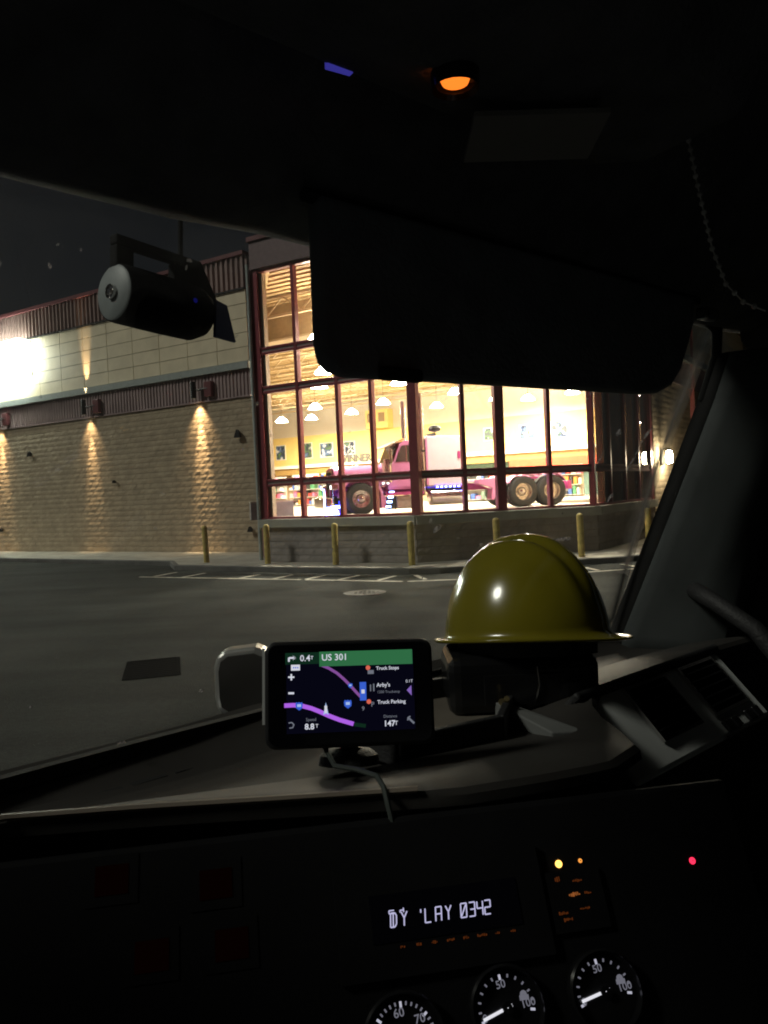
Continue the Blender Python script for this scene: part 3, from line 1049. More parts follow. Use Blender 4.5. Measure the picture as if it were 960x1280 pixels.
# cab
cabp = [(0.95, 0.78), (0.95, 1.66), (1.16, 1.70), (1.40, 2.28), (1.55, 2.40), (2.02, 2.42), (2.05, 2.36), (2.05, 0.78)]
cb = ext(cabp, 0.22, 2.18).build('cab', pink, tk, bevel=0.03)
ext([(1.24, 1.70), (1.46, 2.22), (1.52, 2.24), (1.92, 2.24), (1.95, 2.20), (1.95, 1.70)], 0.196, 0.218).build('side_window', tk_glass, cb)
ext([(1.60, 1.69), (1.64, 1.69), (1.64, 2.245), (1.60, 2.245)], 0.188, 0.1955).build('window_bar', chrome, cb)
MB().add([(1.13, 0.40, 1.72), (1.13, 2.0, 1.72), (1.37, 2.0, 2.26), (1.37, 0.40, 2.26), (1.10, 0.40, 1.735), (1.10, 2.0, 1.735), (1.34, 2.0, 2.275), (1.34, 0.40, 2.275)], [(0, 1, 2, 3), (7, 6, 5, 4), (0, 4, 5, 1), (1, 5, 6, 2), (2, 6, 7, 3), (3, 7, 4, 0)]).build('windshield', tk_glass, cb)
ext([(0.90, 2.20), (1.40, 2.42), (1.56, 2.46), (1.56, 2.42), (1.40, 2.37), (0.92, 2.165)], 0.26, 2.14).build('sun_visor', mat('taupe_visor', (0.30, 0.22, 0.17), 0.3), cb)
MB().box(1.08, 1.99, 0.205, 0.218, 0.86, 1.66).build('door', pink, cb, bevel=0.006)
MB().box(1.82, 1.96, 0.17, 0.204, 1.40, 1.45).build('door_handle', chrome, cb)
for i in range(5):
    y = 0.6 + i * 0.3
    MB().lathe([(0.05, 0), (0.045, 0.05), (0.02, 0.08)], 10, T_((1.62, y, 2.415))).build('marker_light', glow('amber_marker', (1, 0.45, 0.08), 3.0), cb)
# mirror, air cleaner, stacks
mr_ = MB().box(0.98, 1.06, -0.10, 0.12, 1.62, 2.12).build('mirror', chrome, tk, bevel=0.02)
MB().tube([(1.02, 0.0, 2.05), (1.15, 0.2, 2.08)], 0.02, 6).build('mirror_arm', chrome, mr_)
MB().lathe([(0.10, 1.00), (0.17, 1.03), (0.17, 1.62), (0.12, 1.70), (0.12, 1.78), (0.05, 1.80)], 20, T_((0.92, 0.10, 0))).build('air_cleaner', chrome, tk, smooth=True)
for y in (0.12, 2.28):
    st = MB().lathe([(0.09, 0.55), (0.09, 1.0), (0.115, 1.02), (0.115, 2.4), (0.085, 2.46), (0.085, 3.75), (0.075, 3.93), (0.065, 3.93)], 18, T_((2.13, y, 0))).build('exhaust_stack', chrome, tk, smooth=True)
    for z in (1.3, 2.0):
        MB().lathe([(0.122, z), (0.122, z + 0.06)], 18, T_((2.13, y, 0))).build('clamp', dark_metal, st, smooth=True)
# sleeper
sp = ext([(2.26, 0.84), (2.24, 1.0), (2.24, 2.44), (2.32, 2.52), (3.54, 2.50), (3.62, 2.42), (3.62, 0.84)], 0.02, 2.36).build('sleeper', overlit_pink, tk, bevel=0.05, seg=3)
MB().box(2.231, 2.30, 0.005, 0.0195, 0.90, 2.42).build('edge_trim', pink, sp)
MB().box(3.50, 3.625, 0.005, 0.0195, 0.90, 2.42).build('edge_trim', pink, sp)
MB().box(3.34, 3.43, -0.002, 0.0185, 1.74, 1.98).build('emblem', pink_d, sp)
MB().tube([(2.42, 0.5, 2.56), (2.75, 0.5, 2.56)], [0.05, 0.09], 12).build('air_horn', dark_metal, sp, smooth=True)
MB().lathe([(0.05, 0), (0.20, 0.05), (0.22, 0.13), (0.16, 0.22), (0.03, 0.25)], 18, T_((2.74, 0.55, 2.66))).build('roof_lamp', dark_metal, sp, smooth=True)
# underside: steps, battery box, tank
bb = MB().box(1.18, 2.0, 0.02, 0.55, 0.16, 0.58).build('battery_box', mat('brushed_steel', (0.5, 0.45, 0.4), 0.35, metal=0.9), tk, bevel=0.03)
MB().box(0.82, 2.1, -0.05, 0.5, 0.60, 0.70).build('cab_skirt', pink_d, tk, bevel=0.01)
MB().box(0.90, 1.16, 0.06, 0.5, 0.15, 0.58).build('step_box', dark_metal, tk)
for i in range(4):
    MB().box(0.94 - i * 0.045, 1.10 - i * 0.045, 0.00, 0.03, 0.24 + (3 - i) * 0.155 - 0.03, 0.27 + (3 - i) * 0.155).build('step_light', pale_led, tk)
MB().tube([(2.36, 0.30, 0.50), (2.40, 0.30, 0.50), (3.52, 0.30, 0.50), (3.56, 0.30, 0.50)], [0.22, 0.29, 0.29, 0.22], 22).build('fuel_tank', chrome, tk, smooth=True)
for i in range(7):
    MB().box(2.55 + i * 0.15, 2.62 + i * 0.15, 0.0, 0.012, 0.79, 0.835).build('skirt_light', blue_led, tk)
MB().box(2.3, 3.6, 0.05, 0.4, 0.74, 0.785).build('skirt_rail', dark_metal, tk)
# chassis
for y in (0.75, 1.50):
    MB().box(-0.9, 7.6, y, y + 0.12, 0.66, 0.90).build('frame_rail', pink_d, tk)
MB().box(3.72, 5.0, 0.45, 1.95, 0.92, 1.02).build('deck_plate', overlit_pink, tk, bevel=0.02)
ext([(4.05, 1.02), (5.0, 1.02), (5.05, 0.80), (4.75, 0.62), (4.6, 0.3), (4.5, 0.3), (4.55, 0.7), (4.05, 0.86)], 0.05, 0.5).build('quarter_fender', pink, tk, bevel=0.02)
fw = MB()
ext_p = [(5.55, 1.02), (6.9, 1.02), (7.0, 0.96), (5.45, 0.96)]
ext(ext_p, 0.6, 1.8).build('fifth_wheel', pink_d, tk)
MB().box(7.40, 7.55, 0.2, 2.2, 0.55, 0.85).build('rear_bar', pink_d, tk, bevel=0.02)


def wheel(x, y, near, dual, tilt=0):
    m = T_((x, y, 0.535)) @ Matrix.Rotation(PI / 2 if near else -PI / 2, 4, 'X')
    # axis now points to the viewer's side (-y) for near wheels
    tw = 0.26
    prof = [(0.30, -tw), (0.44, -tw), (0.505, -tw + 0.03), (0.53, -tw + 0.07), (0.53, -0.07), (0.505, -0.03), (0.44, 0.0), (0.31, 0.0), (0.295, -0.03), (0.295, -tw + 0.02)]
    ty = MB().lathe(prof, 36, None, close=False)
    for q in range(36):
        a_ = 2 * PI * q / 36
        ty.box(0.525, 0.536, -0.012, 0.012, -tw + 0.06, -0.06, Matrix.Rotation(a_, 4, 'Z'))
    t_ = ty.build('wheel', rubber, tk, m, smooth=True)
    d_ = 0.02 if not dual else -0.12
    rim = MB().lathe([(0.297, -0.02), (0.285, -0.035), (0.27, -0.10 + d_), (0.17, -0.11 + d_), (0.16, -0.06 + d_), (0.13, -0.01 + d_), (0.11, 0.02 + d_), (0.06, 0.05 + d_), (0.01, 0.055 + d_)], 28, close=False)
    rim.build('rim', chrome, t_, smooth=True)
    hb_ = MB()
    for q in range(10):
        a_ = 2 * PI * q / 10
        hb_.lathe([(0.014, 0), (0.014, 0.05), (0.004, 0.06)], 6, T_((0.205 * math.cos(a_), 0.205 * math.sin(a_), -0.11 + d_)))
    hb_.build('lug_nuts', chrome, t_)
    ho = MB()
    for q in range(10):
        a_ = 2 * PI * (q + 0.5) / 10
        ho.lathe([(0.026, -0.002), (0.026, 0.001)], 8, T_((0.235 * math.cos(a_), 0.235 * math.sin(a_), -0.104 + d_)))
    ho.build('hand_holes', dark_metal, t_)


wheel(0.0, 0.0, True, False)
wheel(0.0, 2.40, False, False)
for x in (5.67, 6.72):
    wheel(x, 0.0, True, True)
    wheel(x, 2.40, False, True)
    MB().tube([(x, 0.15, 0.535), (x, 2.25, 0.535)], 0.07, 10).build('axle', dark_metal, tk)
    MB().lathe([(0.53, -0.56), (0.53, -0.30), (0.3, -0.30)], 30, T_((x, 0, 0.535)) @ Matrix.Rotation(PI / 2, 4, 'X')).build('inner_tyre', rubber, tk, smooth=True)
for y in (0.02, 2.0):
    arc = [(6.2 + 0.0, 0)]
    a1 = [(5.67 + 0.60 * math.cos(R(q)), 0.535 + 0.60 * math.sin(R(q))) for q in range(150, 60, -10)] + [(6.2, 1.10)] + [(6.72 + 0.60 * math.cos(R(q)), 0.535 + 0.60 * math.sin(R(q))) for q in range(120, 20, -10)]
    a2 = [(p[0], p[1] + 0.03) for p in reversed(a1)]
    ext(a1 + a2, y, y + 0.40).build('rear_fender', pink, tk)
# blue lit frame before the bumper
bl_ = MB()
bl_.box(-1.235, -1.205, -0.02, 0.0, 0.30, 0.90)
bl_.box(-1.235, -0.72, -0.05, -0.03, 0.26, 0.31)
bl_.build('blue_bumper_light', pale_led, tk)
MB().box(-0.76, -0.57, -0.02, 0.03, 0.05, 0.50).build('blue_haze_panel', glow('blue_haze_glow', (0.05, 0.06, 1.0), 3.0), tk, bevel=0.02)  # added glowing panel, stands in for the blue haze by the tyre
bl_ = MB().box(-1.20, -0.60, 0.0, 0.04, 0.06, 0.10)
bl_.build('blue_floor_light', blue_led, tk)
MB().box(-0.9, -0.55, -0.06, -0.04, 0.32, 0.36).build('blue_fender_light', blue_led, tk)

# small glass counter and a magenta display in front of the truck
ct = empty('display_counter', TK @ T_((-2.6, 1.2, 0)))
MB().box(-0.9, 0.5, -0.3, 0.3, 0.0, 0.55).build('cabinet', mat('counter_grey', (0.35, 0.33, 0.32), 0.5), ct, bevel=0.01)
MB().box(-0.9, 0.5, -0.3, 0.3, 0.552, 0.60).build('top', mat('white_ledge', (0.75, 0.70, 0.58)), ct)
MB().box(-0.5, -0.1, -0.1, 0.1, 0.602, 0.95).build('magenta_box', mat('magenta_goods', (0.6, 0.05, 0.3), 0.4), ct)
tag(ct, 'low grey counter with a magenta box ahead of the pink truck', 'counter')

# ================================================================== THE CAB WE SIT IN (x across to the passenger, y ahead, z up)
CF = Matrix.Rotation(R(42), 4, 'Z')
cab = empty('truck_cab', CF)
tag(cab, 'dark semi truck cab around the viewer with dashboard, windshield, pillar and visor', 'truck cab')
vinyl = mat('black_vinyl', (0.022, 0.022, 0.023), 0.62, var=0.2, scale=30, bump=0.25, bscale=220)
dash_m = mat('brown_black_dash', (0.031, 0.028, 0.025), 0.65, var=0.12, scale=12, bump=0.08, bscale=500)
grey_trim = mat('grey_pillar_trim', (0.060, 0.068, 0.068), 0.65, var=0.12, scale=14, bump=0.06, bscale=400)
liner = mat('headliner_cloth', (0.15, 0.153, 0.158), 0.95, var=0.25, scale=25, bump=0.4, bscale=180)
silver = mat('satin_silver_trim', (0.80, 0.83, 0.81), 0.5, metal=0.0, var=0.06)
black_gloss = mat('gloss_black', (0.012, 0.012, 0.013), 0.18, var=0.1)
seal = mat('rubber_seal', (0.012, 0.012, 0.012), 0.8)


def ws_bot(r):
    return 0.955 - 0.095 * ((r - 0.45) / 0.92) ** 2


def ws_top(r):
    return 0.635 - 0.03 * ((r - 0.45) / 0.92) ** 2


# windshield
rows = []
for i in range(13):
    t = i / 12
    rows.append([(r, ws_bot(r) * (1 - t) + ws_top(r) * t + 0.018 * math.sin(PI * t), 1.715 + t * 0.615) for r in [-0.47 + 1.835 * k_ / 24 for k_ in range(25)]])
wsh = MB().sheet(rows).build('windshield', glass('windshield_glass', (0.97, 0.985, 0.98), 0.03, dirt=0.035), cab, smooth=True, thick=0.006)


def on_glass(r, t, inset=0.0045):
    return Vector((r, ws_bot(r) * (1 - t) + ws_top(r) * t + 0.018 * math.sin(PI * t) - inset, 1.715 + t * 0.615 - inset * 0.5))


smear_m = glass('dried_splatter', (0.9, 0.9, 0.9), 0.0)
tn = smear_m.node_tree
_o = [q for q in tn.nodes if q.type == 'OUTPUT_MATERIAL'][0]
_tr = [q for q in tn.nodes if q.type == 'BSDF_TRANSPARENT'][0]
_d = tn.nodes.new('ShaderNodeBsdfDiffuse')
_d.inputs['Color'].default_value = (0.62, 0.58, 0.60, 1)
_t = tn.nodes.new('ShaderNodeBsdfTranslucent')
_t.inputs['Color'].default_value = (0.62, 0.58, 0.60, 1)
_m = tn.nodes.new('ShaderNodeMixShader')
_m2 = tn.nodes.new('ShaderNodeMixShader')
_n = tn.nodes.new('ShaderNodeTexNoise')
_n.inputs['Scale'].default_value = 160
_c = tn.nodes.new('ShaderNodeTexCoord')
_r = tn.nodes.new('ShaderNodeMapRange')
_r.inputs['From Min'].default_value = 0.35
_r.inputs['From Max'].default_value = 0.7
_r.inputs['To Max'].default_value = 0.75
tn.links.new(_c.outputs['Object'], _n.inputs['Vector'])
tn.links.new(_n.outputs['Fac'], _r.inputs['Value'])
tn.links.new(_d.outputs[0], _m.inputs[1])
tn.links.new(_t.outputs[0], _m.inputs[2])
tn.links.new(_r.outputs[0], _m2.inputs['Fac'])
tn.links.new(_tr.outputs[0], _m2.inputs[1])
tn.links.new(_m.outputs[0], _m2.inputs[2])
tn.links.new(_m2.outputs[0], _o.inputs['Surface'])
rs = random.Random(21)
for (r, t, a_, b_, rot) in ((0.844, 0.421, 0.006, 0.009, -35), (0.949, 0.370, 0.006, 0.004, 10), (1.135, 0.362, 0.055, 0.004, 0), (1.04, 0.372, 0.02, 0.003, 4), (0.656, 0.396, 0.0015, 0.004, 0), (0.246, 0.851, 0.002, 0.003, 20), (0.27, 0.876, 0.0012, 0.002, 0), (1.266, 0.586, 0.003, 0.030, -18), (1.274, 0.642, 0.004, 0.022, -25), (1.171, 0.577, 0.002, 0.020, -12), (1.196, 0.652, 0.006, 0.008, 30), (1.083, 0.749, 0.002, 0.025, -8), (1.238, 0.474, 0.004, 0.012, -30), (0.279, 0.162, 0.002, 0.003, 0), (0.393, 0.039, 0.006, 0.003, 0), (0.495, 0.116, 0.005, 0.003, 0), (0.483, 0.608, 0.0015, 0.0025, 0), (1.124, 0.437, 0.002, 0.003, 0), (0.843, 0.30, 0.0015, 0.003, 0)):
    n_ = 11
    ring = []
    ca, sa_ = math.cos(R(rot)), math.sin(R(rot))
    for k_ in range(n_):
        an = 2 * PI * k_ / n_
        q_ = rs.uniform(0.55, 1.15)
        x_, y_ = a_ * q_ * math.cos(an), b_ * q_ * math.sin(an)
        ring.append((r + x_ * ca - y_ * sa_, t + (x_ * sa_ + y_ * ca) / 0.69))
    vs = [on_glass(*p) for p in ring] + [on_glass(p[0], p[1], 0.0049) for p in ring]
    MB().add(vs, [tuple(range(n_)), tuple(reversed(range(n_, 2 * n_)))] + [(k_, (k_ + 1) % n_, n_ + (k_ + 1) % n_, n_ + k_) for k_ in range(n_)]).build('dried_splatter', smear_m, wsh)
sm = MB()
for k_ in range(24):
    r0, r1 = -0.47 + 1.835 * k_ / 24, -0.47 + 1.835 * (k_ + 1) / 24
    sm.bar((r0, ws_bot(r0) - 0.004, 1.722), (r1, ws_bot(r1) - 0.004, 1.722), 0.014, 0.016)
sm.build('glass_seal', seal, cab)

# headliner shell: header over the glass, roof, back wall
MB().box(-0.62, 1.47, -0.925, -0.915, 0.9, 2.58).build('bounce_curtain', mat('pale_bounce_curtain', (0.42, 0.41, 0.39), 0.95), cab)  # unseen pale sheet added behind the seats to bounce light forward
prof = [(0.672, 2.322), (0.655, 2.305), (0.625, 2.300), (0.59, 2.312), (0.47, 2.43), (0.36, 2.55), (0.22, 2.61), (-0.3, 2.63), (-0.85, 2.60), (-0.95, 2.4), (-0.95, 0.9)]
rows = []
for k_ in range(25):
    r = -0.62 + 2.12 * k_ / 24
    dg = ws_top(r) - 0.635
    rows.append([(r, g_ + dg * (1 if i < 5 else 0), z_ + 0.002 * math.sin(k_ * 2.1 + i)) for i, (g_, z_) in enumerate(prof)])
MB().sheet(rows).build('headliner', liner, cab, smooth=True, thick=0.03)
# outside roof skin with an added unseen lip that shades the dash
sk = MB()
sk.sheet([[(r, g_, z_) for g_, z_ in ((0.73, 2.445), (0.70, 2.43), (0.66, 2.45), (0.45, 2.62), (0.2, 2.70), (-1.1, 2.72), (-1.1, 0.7))] for r in (-0.68, -0.2, 0.45, 1.1, 1.56)])
sk.build('roof_shell', mat('dark_blue_cab_paint', (0.02, 0.025, 0.04), 0.3), cab, thick=0.02)
# side walls and floor
ds = MB()
ds.box(-0.70, -0.66, -1.1, 1.1, 0.7, 1.62)
ds.box(-0.70, -0.66, -1.1, 1.1, 2.36, 2.66)
ds.box(-0.70, -0.66, -1.1, -0.42, 1.621, 2.359)
ds.box(-0.70, -0.66, 0.56, 1.1, 1.621, 2.359)
ds.build('driver_side', vinyl, cab)
MB().box(-0.684, -0.678, -0.419, 0.559, 1.622, 2.358).build('side_glass', glass('cab_side_glass', (0.97, 0.98, 0.98), 0.03), cab)
dr = MB().prism([(-1.1, 0.7), (0.86, 0.7), (0.80, 1.70), (0.52, 2.32), (0.40, 2.66), (-1.1, 2.66)], 1.49, 1.545, lambda a_, b_, t: (t, a_, b_)).build('passenger_door', vinyl, cab)
MB().box(1.40, 1.489, -0.6, 0.50, 1.50, 1.60).build('armrest', vinyl, dr, bevel=0.02)
MB().box(-0.70, 1.545, -1.1, 1.1, 0.66, 0.70).build('cab_floor', vinyl, cab)
MB().box(-0.66, 1.45, 0.98, 1.02, 0.7, 1.60).build('firewall', vinyl, cab)
bounce_cloth = mat('pale_bounce_cloth', (0.40, 0.41, 0.44), 0.95, var=0.1, scale=20)  # unseen pale seats added to bounce sunlight into the dark cab
for rc in (0.02, 1.02):
    se = MB().box(rc - 0.26, rc + 0.26, -0.55, -0.02, 1.12, 1.27).build('bounce_seat_cushion', bounce_cloth, cab, bevel=0.05, seg=3)
    MB().box(rc - 0.25, rc + 0.25, -0.72, -0.56, 1.20, 1.92).build('bounce_seat_back', bounce_cloth, se, bevel=0.05, seg=3)
    MB().box(rc - 0.15, rc + 0.15, -0.55, -0.10, 0.701, 1.119).build('seat_base', vinyl, se)
MB().box(0.36, 0.68, -0.5, 0.1, 0.701, 1.15).build('centre_box', bounce_cloth, cab, bevel=0.03)
# engine bonnet and cowl ahead of the glass
rows = []
for g_, z_, hw in ((0.97, 1.66, 0.98), (1.3, 1.52, 0.95), (2.0, 1.28, 0.85), (2.5, 1.08, 0.78), (2.62, 0.8, 0.75)):
    rows.append([(0.45 + hw * s_, g_ - 0.05 * s_ * s_, z_ - 0.30 * abs(s_) ** 3) for s_ in [-1 + k_ / 6 for k_ in range(13)]])
MB().sheet(rows).build('bonnet', mat('dark_blue_cab_paint', (0.02, 0.025, 0.04), 0.3), cab, smooth=True, thick=0.02)

# curtain drawn over the passenger window
rows = []
for k_ in range(49):
    g_ = 0.50 - k_ * 0.024
    rows.append([(1.44 + 0.018 * math.sin(k_ * 1.25), g_, z_) for z_ in (1.66, 1.9, 2.2, 2.56)])
MB().sheet(rows).build('curtain', mat('black_curtain', (0.014, 0.014, 0.015), 0.95), cab, smooth=True, thick=0.004)

MB().prism([(0.605, 2.27), (0.615, 2.34), (0.60, 2.66), (0.30, 2.66), (0.30, 2.15), (0.53, 2.15)], 1.415, 1.489, lambda a_, b_, t: (t, a_, b_)).build('pillar_header', liner, cab)
# passenger pillar: gasket along the glass, moulded trim behind it
pp = [(1.372, 0.865, 1.69), (1.372, 0.859, 1.733), (1.372, 0.756, 1.956), (1.372, 0.660, 2.17), (1.366, 0.628, 2.245), (1.340, 0.614, 2.285), (1.29, 0.612, 2.300)]
rows = []
for i, (r, g_, z_) in enumerate(pp):
    k_ = 1.0 + (0.5 if i == 0 else 0.25 if i == 1 else 0)
    if i < 5:
        rows.append([(r + 0.09, g_ + 0.02, z_), (r, g_ + 0.004, z_), (r - 0.012, g_ - 0.03, z_), (r - 0.005, g_ - 0.06, z_), (r + 0.012, g_ - 0.12 * k_, z_), (r + 0.05, g_ - 0.16 * k_, z_), (r + 0.11, g_ - 0.17 * k_, z_)])
rows = [[tuple(q) for q in rr] for rr in rows]
tr_ = MB().sheet([rr[2:] for rr in rows]).build('pillar_trim', grey_trim, cab, smooth=True, thick=0.006, ang=60)
MB().sheet([rr[:3] for rr in rows]).build('pillar_gasket', seal, cab, smooth=True, thick=0.006)
MB().tube(pp[3:], [0.008, 0.009, 0.010, 0.010], 10).build('corner_gasket', seal, cab, smooth=True)
gh = MB().tube([(1.40, 0.70, 1.822), (1.355, 0.675, 1.828), (1.33, 0.63, 1.815), (1.325, 0.56, 1.775), (1.33, 0.50, 1.70), (1.36, 0.46, 1.60)], [0.016, 0.016, 0.015, 0.015, 0.016, 0.018], 10)
gh.build('grab_handle', vinyl, cab, smooth=True)

# ---- dashboard
ER = [(-0.62, 0.80, 1.74), (-0.2, 0.80, 1.74), (0.10, 0.80, 1.742), (0.21, 0.785, 1.742), (0.31, 0.712, 1.741), (0.41, 0.633, 1.74), (0.493, 0.566, 1.74), (0.54, 0.522, 1.742), (0.62, 0.475, 1.745), (0.70, 0.450, 1.742), (0.79, 0.470, 1.735), (0.85, 0.565, 1.742), (0.90, 0.60, 1.750), (1.05, 0.60, 1.752), (1.25, 0.60, 1.752), (1.36, 0.59, 1.752), (1.46, 0.56, 1.74)]


def edge(r):
    for p, q in zip(ER, ER[1:]):
        if p[0] <= r <= q[0]:
            t = (r - p[0]) / (q[0] - p[0])
            return p[1] + (q[1] - p[1]) * t, p[2] + (q[2] - p[2]) * t
    return ER[-1][1:]


rows = []
st_ = sorted(set([round(-0.62 + 0.026 * k_, 3) for k_ in range(81)]))
for r in st_:
    ge, ze = edge(r)
    gw = min(ws_bot(r), 0.96) + 0.02
    row = []
    for t, dz in ((0, -0.012), (0.10, -0.03), (0.22, -0.044), (0.45, -0.040), (0.62, -0.034), (0.66, -0.020), (0.85, -0.006), (0.94, 0.0)):
        row.append((r, gw + (ge - gw) * t, ze + dz))
    row += [(r, ge, ze), (r + 0.002, ge - 0.006, ze - 0.006), (r + 0.003, ge - 0.007, ze - 0.016), (r, ge + 0.012, ze - 0.024), (r, ge + 0.03, 1.55), (r, ge + 0.03, 1.2)]
    rows.append(row)
dash = MB().sheet(rows).build('dashboard', dash_m, cab, smooth=True, ang=28)
# paler bead along the brow, painting the light its edge catches
MB().tube([(r, edge(r)[0] - 0.004, edge(r)[1] + 0.003) for r in [0.02 + 0.0275 * k_ for k_ in range(19)]], 0.0035, 6).build('brow_glint', mat('brow_glint_tone', (0.24, 0.20, 0.16), 0.45), dash, smooth=True)
# defrost louvres under the glass
for k_ in range(22):
    r = 0.0 + k_ * 0.055
    MB().box(r, r + 0.044, ws_bot(r) - 0.062, ws_bot(r) - 0.050, 1.690, 1.697).build('defrost_slat', seal, dash)
# dash tray with pale liner, and the pale trim strip beside it
tray_m = mat('tan_tray_liner', (0.15, 0.13, 0.105), 0.7, var=0.15, scale=20)
tp = [(0.60, 0.66), (0.74, 0.625), (0.86, 0.70), (0.88, 0.80), (0.74, 0.85), (0.60, 0.80)]
ty = MB().prism(tp, 1.715, 1.722, lambda a_, b_, t: (a_, b_, t)).build('tray', tray_m, dash, bevel=0.002)
for p, q in zip(tp, tp[1:] + tp[:1]):
    MB().bar((*p, 1.733), (*q, 1.733), 0.010, 0.034).build('tray_rim', vinyl, ty, bevel=0.002)
MB().add([(0.806, 0.690, 1.722), (0.824, 0.677, 1.722), (0.805, 0.546, 1.716), (0.773, 0.573, 1.716), (0.806, 0.690, 1.742), (0.824, 0.677, 1.738), (0.805, 0.546, 1.731), (0.773, 0.573, 1.731)],
         [(3, 2, 1, 0), (4, 5, 6, 7), (0, 1, 5, 4), (1, 2, 6, 5), (2, 3, 7, 6), (3, 0, 4, 7)]).build('trim_strip', mat('grey_trim_strip', (0.16, 0.165, 0.16), 0.6), dash, bevel=0.002)
MB().tube([(0.825, 0.70, 1.74), (0.80, 0.665, 1.742), (0.79, 0.655, 1.755)], [0.005, 0.006, 0.004], 8).build('tray_latch', mat('brass', (0.5, 0.4, 0.2), 0.3, metal=0.9), dash, smooth=True)

# passenger vent panel
VP = Matrix.Translation((1.058, 0.552, 1.702)) @ Matrix(((1, 0, 0, 0), (0, 0.70, -0.714, 0), (0, 0.714, 0.70, 0), (0, 0, 0, 1)))
vp = MB().box(-0.195, 0.195, -0.062, 0.060, -0.012, 0.0).build('vent_panel', silver, cab, VP, bevel=0.006)
MB().box(-0.20, 0.20, 0.061, 0.072, -0.03, 0.008).build('panel_brow', vinyl, vp, bevel=0.004)
for cx in (-0.045, 0.105):
    fr_ = MB()
    for a_, b_, c_, d_ in ((-0.055, 0.055, -0.043, -0.038), (-0.055, 0.055, 0.038, 0.043), (-0.055, -0.050, -0.0379, 0.0379), (0.050, 0.055, -0.0379, 0.0379)):
        fr_.box(cx + a_, cx + b_, 0.012 + c_, 0.012 + d_, 0.001, 0.006)
    vf = fr_.build('vent', chrome, vp)
    MB().box(cx - 0.0495, cx + 0.0495, -0.0255, 0.0495, 0.0008, 0.0018).build('vent_throat', drk, vf)
    for i in range(5):
        y = -0.016 + i * 0.014
        MB().box(cx - 0.049, cx + 0.049, y - 0.0015, y + 0.0015, 0.002, 0.009, Matrix.Translation((0, 0, 0))).build('vent_slat', black_gloss, vf)
for i, cx in enumerate((0.06, 0.085, 0.13, 0.155)):
    MB().box(cx - 0.009, cx + 0.009, -0.058, -0.040, 0.001, 0.008).build('button', black_gloss, vp, bevel=0.002)
MB().box(0.03, 0.19, -0.0625, -0.0605, 0.0005, 0.006).build('lower_bead', chrome, vp)

# ---- centre stack, turned to the driver
sa, sb = Vector((0.8449, -0.5349, 0.0)), Vector((0.268, 0.4232, 0.8655))
sn = sa.cross(sb)
SF = Matrix(((sa.x, sb.x, sn.x, 0.502), (sa.y, sb.y, sn.y, 0.435), (sa.z, sb.z, sn.z, 1.584), (0, 0, 0, 1)))
stack_m = mat('stack_plastic', (0.007, 0.007, 0.008), 0.75, var=0.2, scale=20, spec=0.15)
stk = MB().box(-0.48, 0.27, -0.25, 0.165, -0.02, 0.0).build('centre_stack', stack_m, cab, SF, bevel=0.006)
amber = glow('amber_indicator', (1.0, 0.36, 0.06), 1.1)
amber_b = glow('amber_bright', (1.0, 0.50, 0.10), 3.0)
amber_d = glow('amber_dim', (0.9, 0.22, 0.05), 0.08)
red_i = glow('red_indicator', (1.0, 0.03, 0.09), 1.6)
red_d = glow('red_dim_backlight', (0.8, 0.10, 0.03), 0.002)
white_i = glow('gauge_backlight', (0.72, 0.72, 0.86), 0.62)
white_dm = glow('gauge_backlight_dim', (0.62, 0.62, 0.75), 0.22)
lilac = glow('radio_segments', (0.66, 0.64, 0.95), 0.75)



def glyphs(cx, cy, wd, ht, z):
    """A few uneven strokes, too small to read, like a worn backlit legend."""
    b = MB()
    x = cx - wd / 2
    while x < cx + wd / 2:
        w_ = random.uniform(0.0006, 0.0014)
        y0, y1 = cy - ht * random.uniform(0.15, 0.5), cy + ht * random.uniform(0.05, 0.5)
        b.box(x, x + w_, y0, y1, z, z + 0.0003)
        x += w_ + random.uniform(0.0003, 0.0008)
    return b


# radio
radio = MB().box(-0.135, 0.055, 0.035, 0.125, 0.0005, 0.006).build('radio', stack_m, stk)
MB().box(-0.105, 0.03, 0.062, 0.100, 0.0062, 0.0068).build('display_window', mat('display_black', (0.006, 0.006, 0.010), 0.12), radio)
SEG = {'D': [((0, 0), (0, 2)), ((0, 2), (.7, 2)), ((.7, 2), (1, 1.6)), ((1, 1.6), (1, .4)), ((1, .4), (.7, 0)), ((.7, 0), (0, 0)), ((.45, 0), (.45, 2))],
       'Y': [((0, 2), (.5, 1.1)), ((1, 2), (.5, 1.1)), ((.5, 1.1), (.5, 0))], 'L': [((0, 2), (0, 0)), ((0, 0), (1, 0))],
       'A': [((0, 0), (0, 2)), ((0, 2), (1, 2)), ((1, 2), (1, 0)), ((0, 1), (1, 1))], '0': [((0, 0), (0, 2)), ((0, 2), (1, 2)), ((1, 2), (1, 0)), ((1, 0), (0, 0)), ((.1, .2), (.9, 1.8))],
       '3': [((0, 2), (1, 2)), ((1, 2), (1, 0)), ((1, 0), (0, 0)), ((.2, 1), (1, 1))], '4': [((0, 2), (0, 1)), ((0, 1), (1, 1)), ((1, 2), (1, 0))],
       '2': [((0, 2), (1, 2)), ((1, 2), (1, 1)), ((1, 1), (0, 1)), ((0, 1), (0, 0)), ((0, 0), (1, 0))], "'": [((.6, 2), (.6, 1.5))], 'c': [((1, 2), (0, 2)), ((0, 2), (0, 1.3)), ((0, 1.3), (1, 1.3))], 'd': [((1, 2.3), (1, 1.3)), ((1, 1.8), (.3, 1.8)), ((.3, 1.8), (.3, 1.3))]}
x = -0.0885
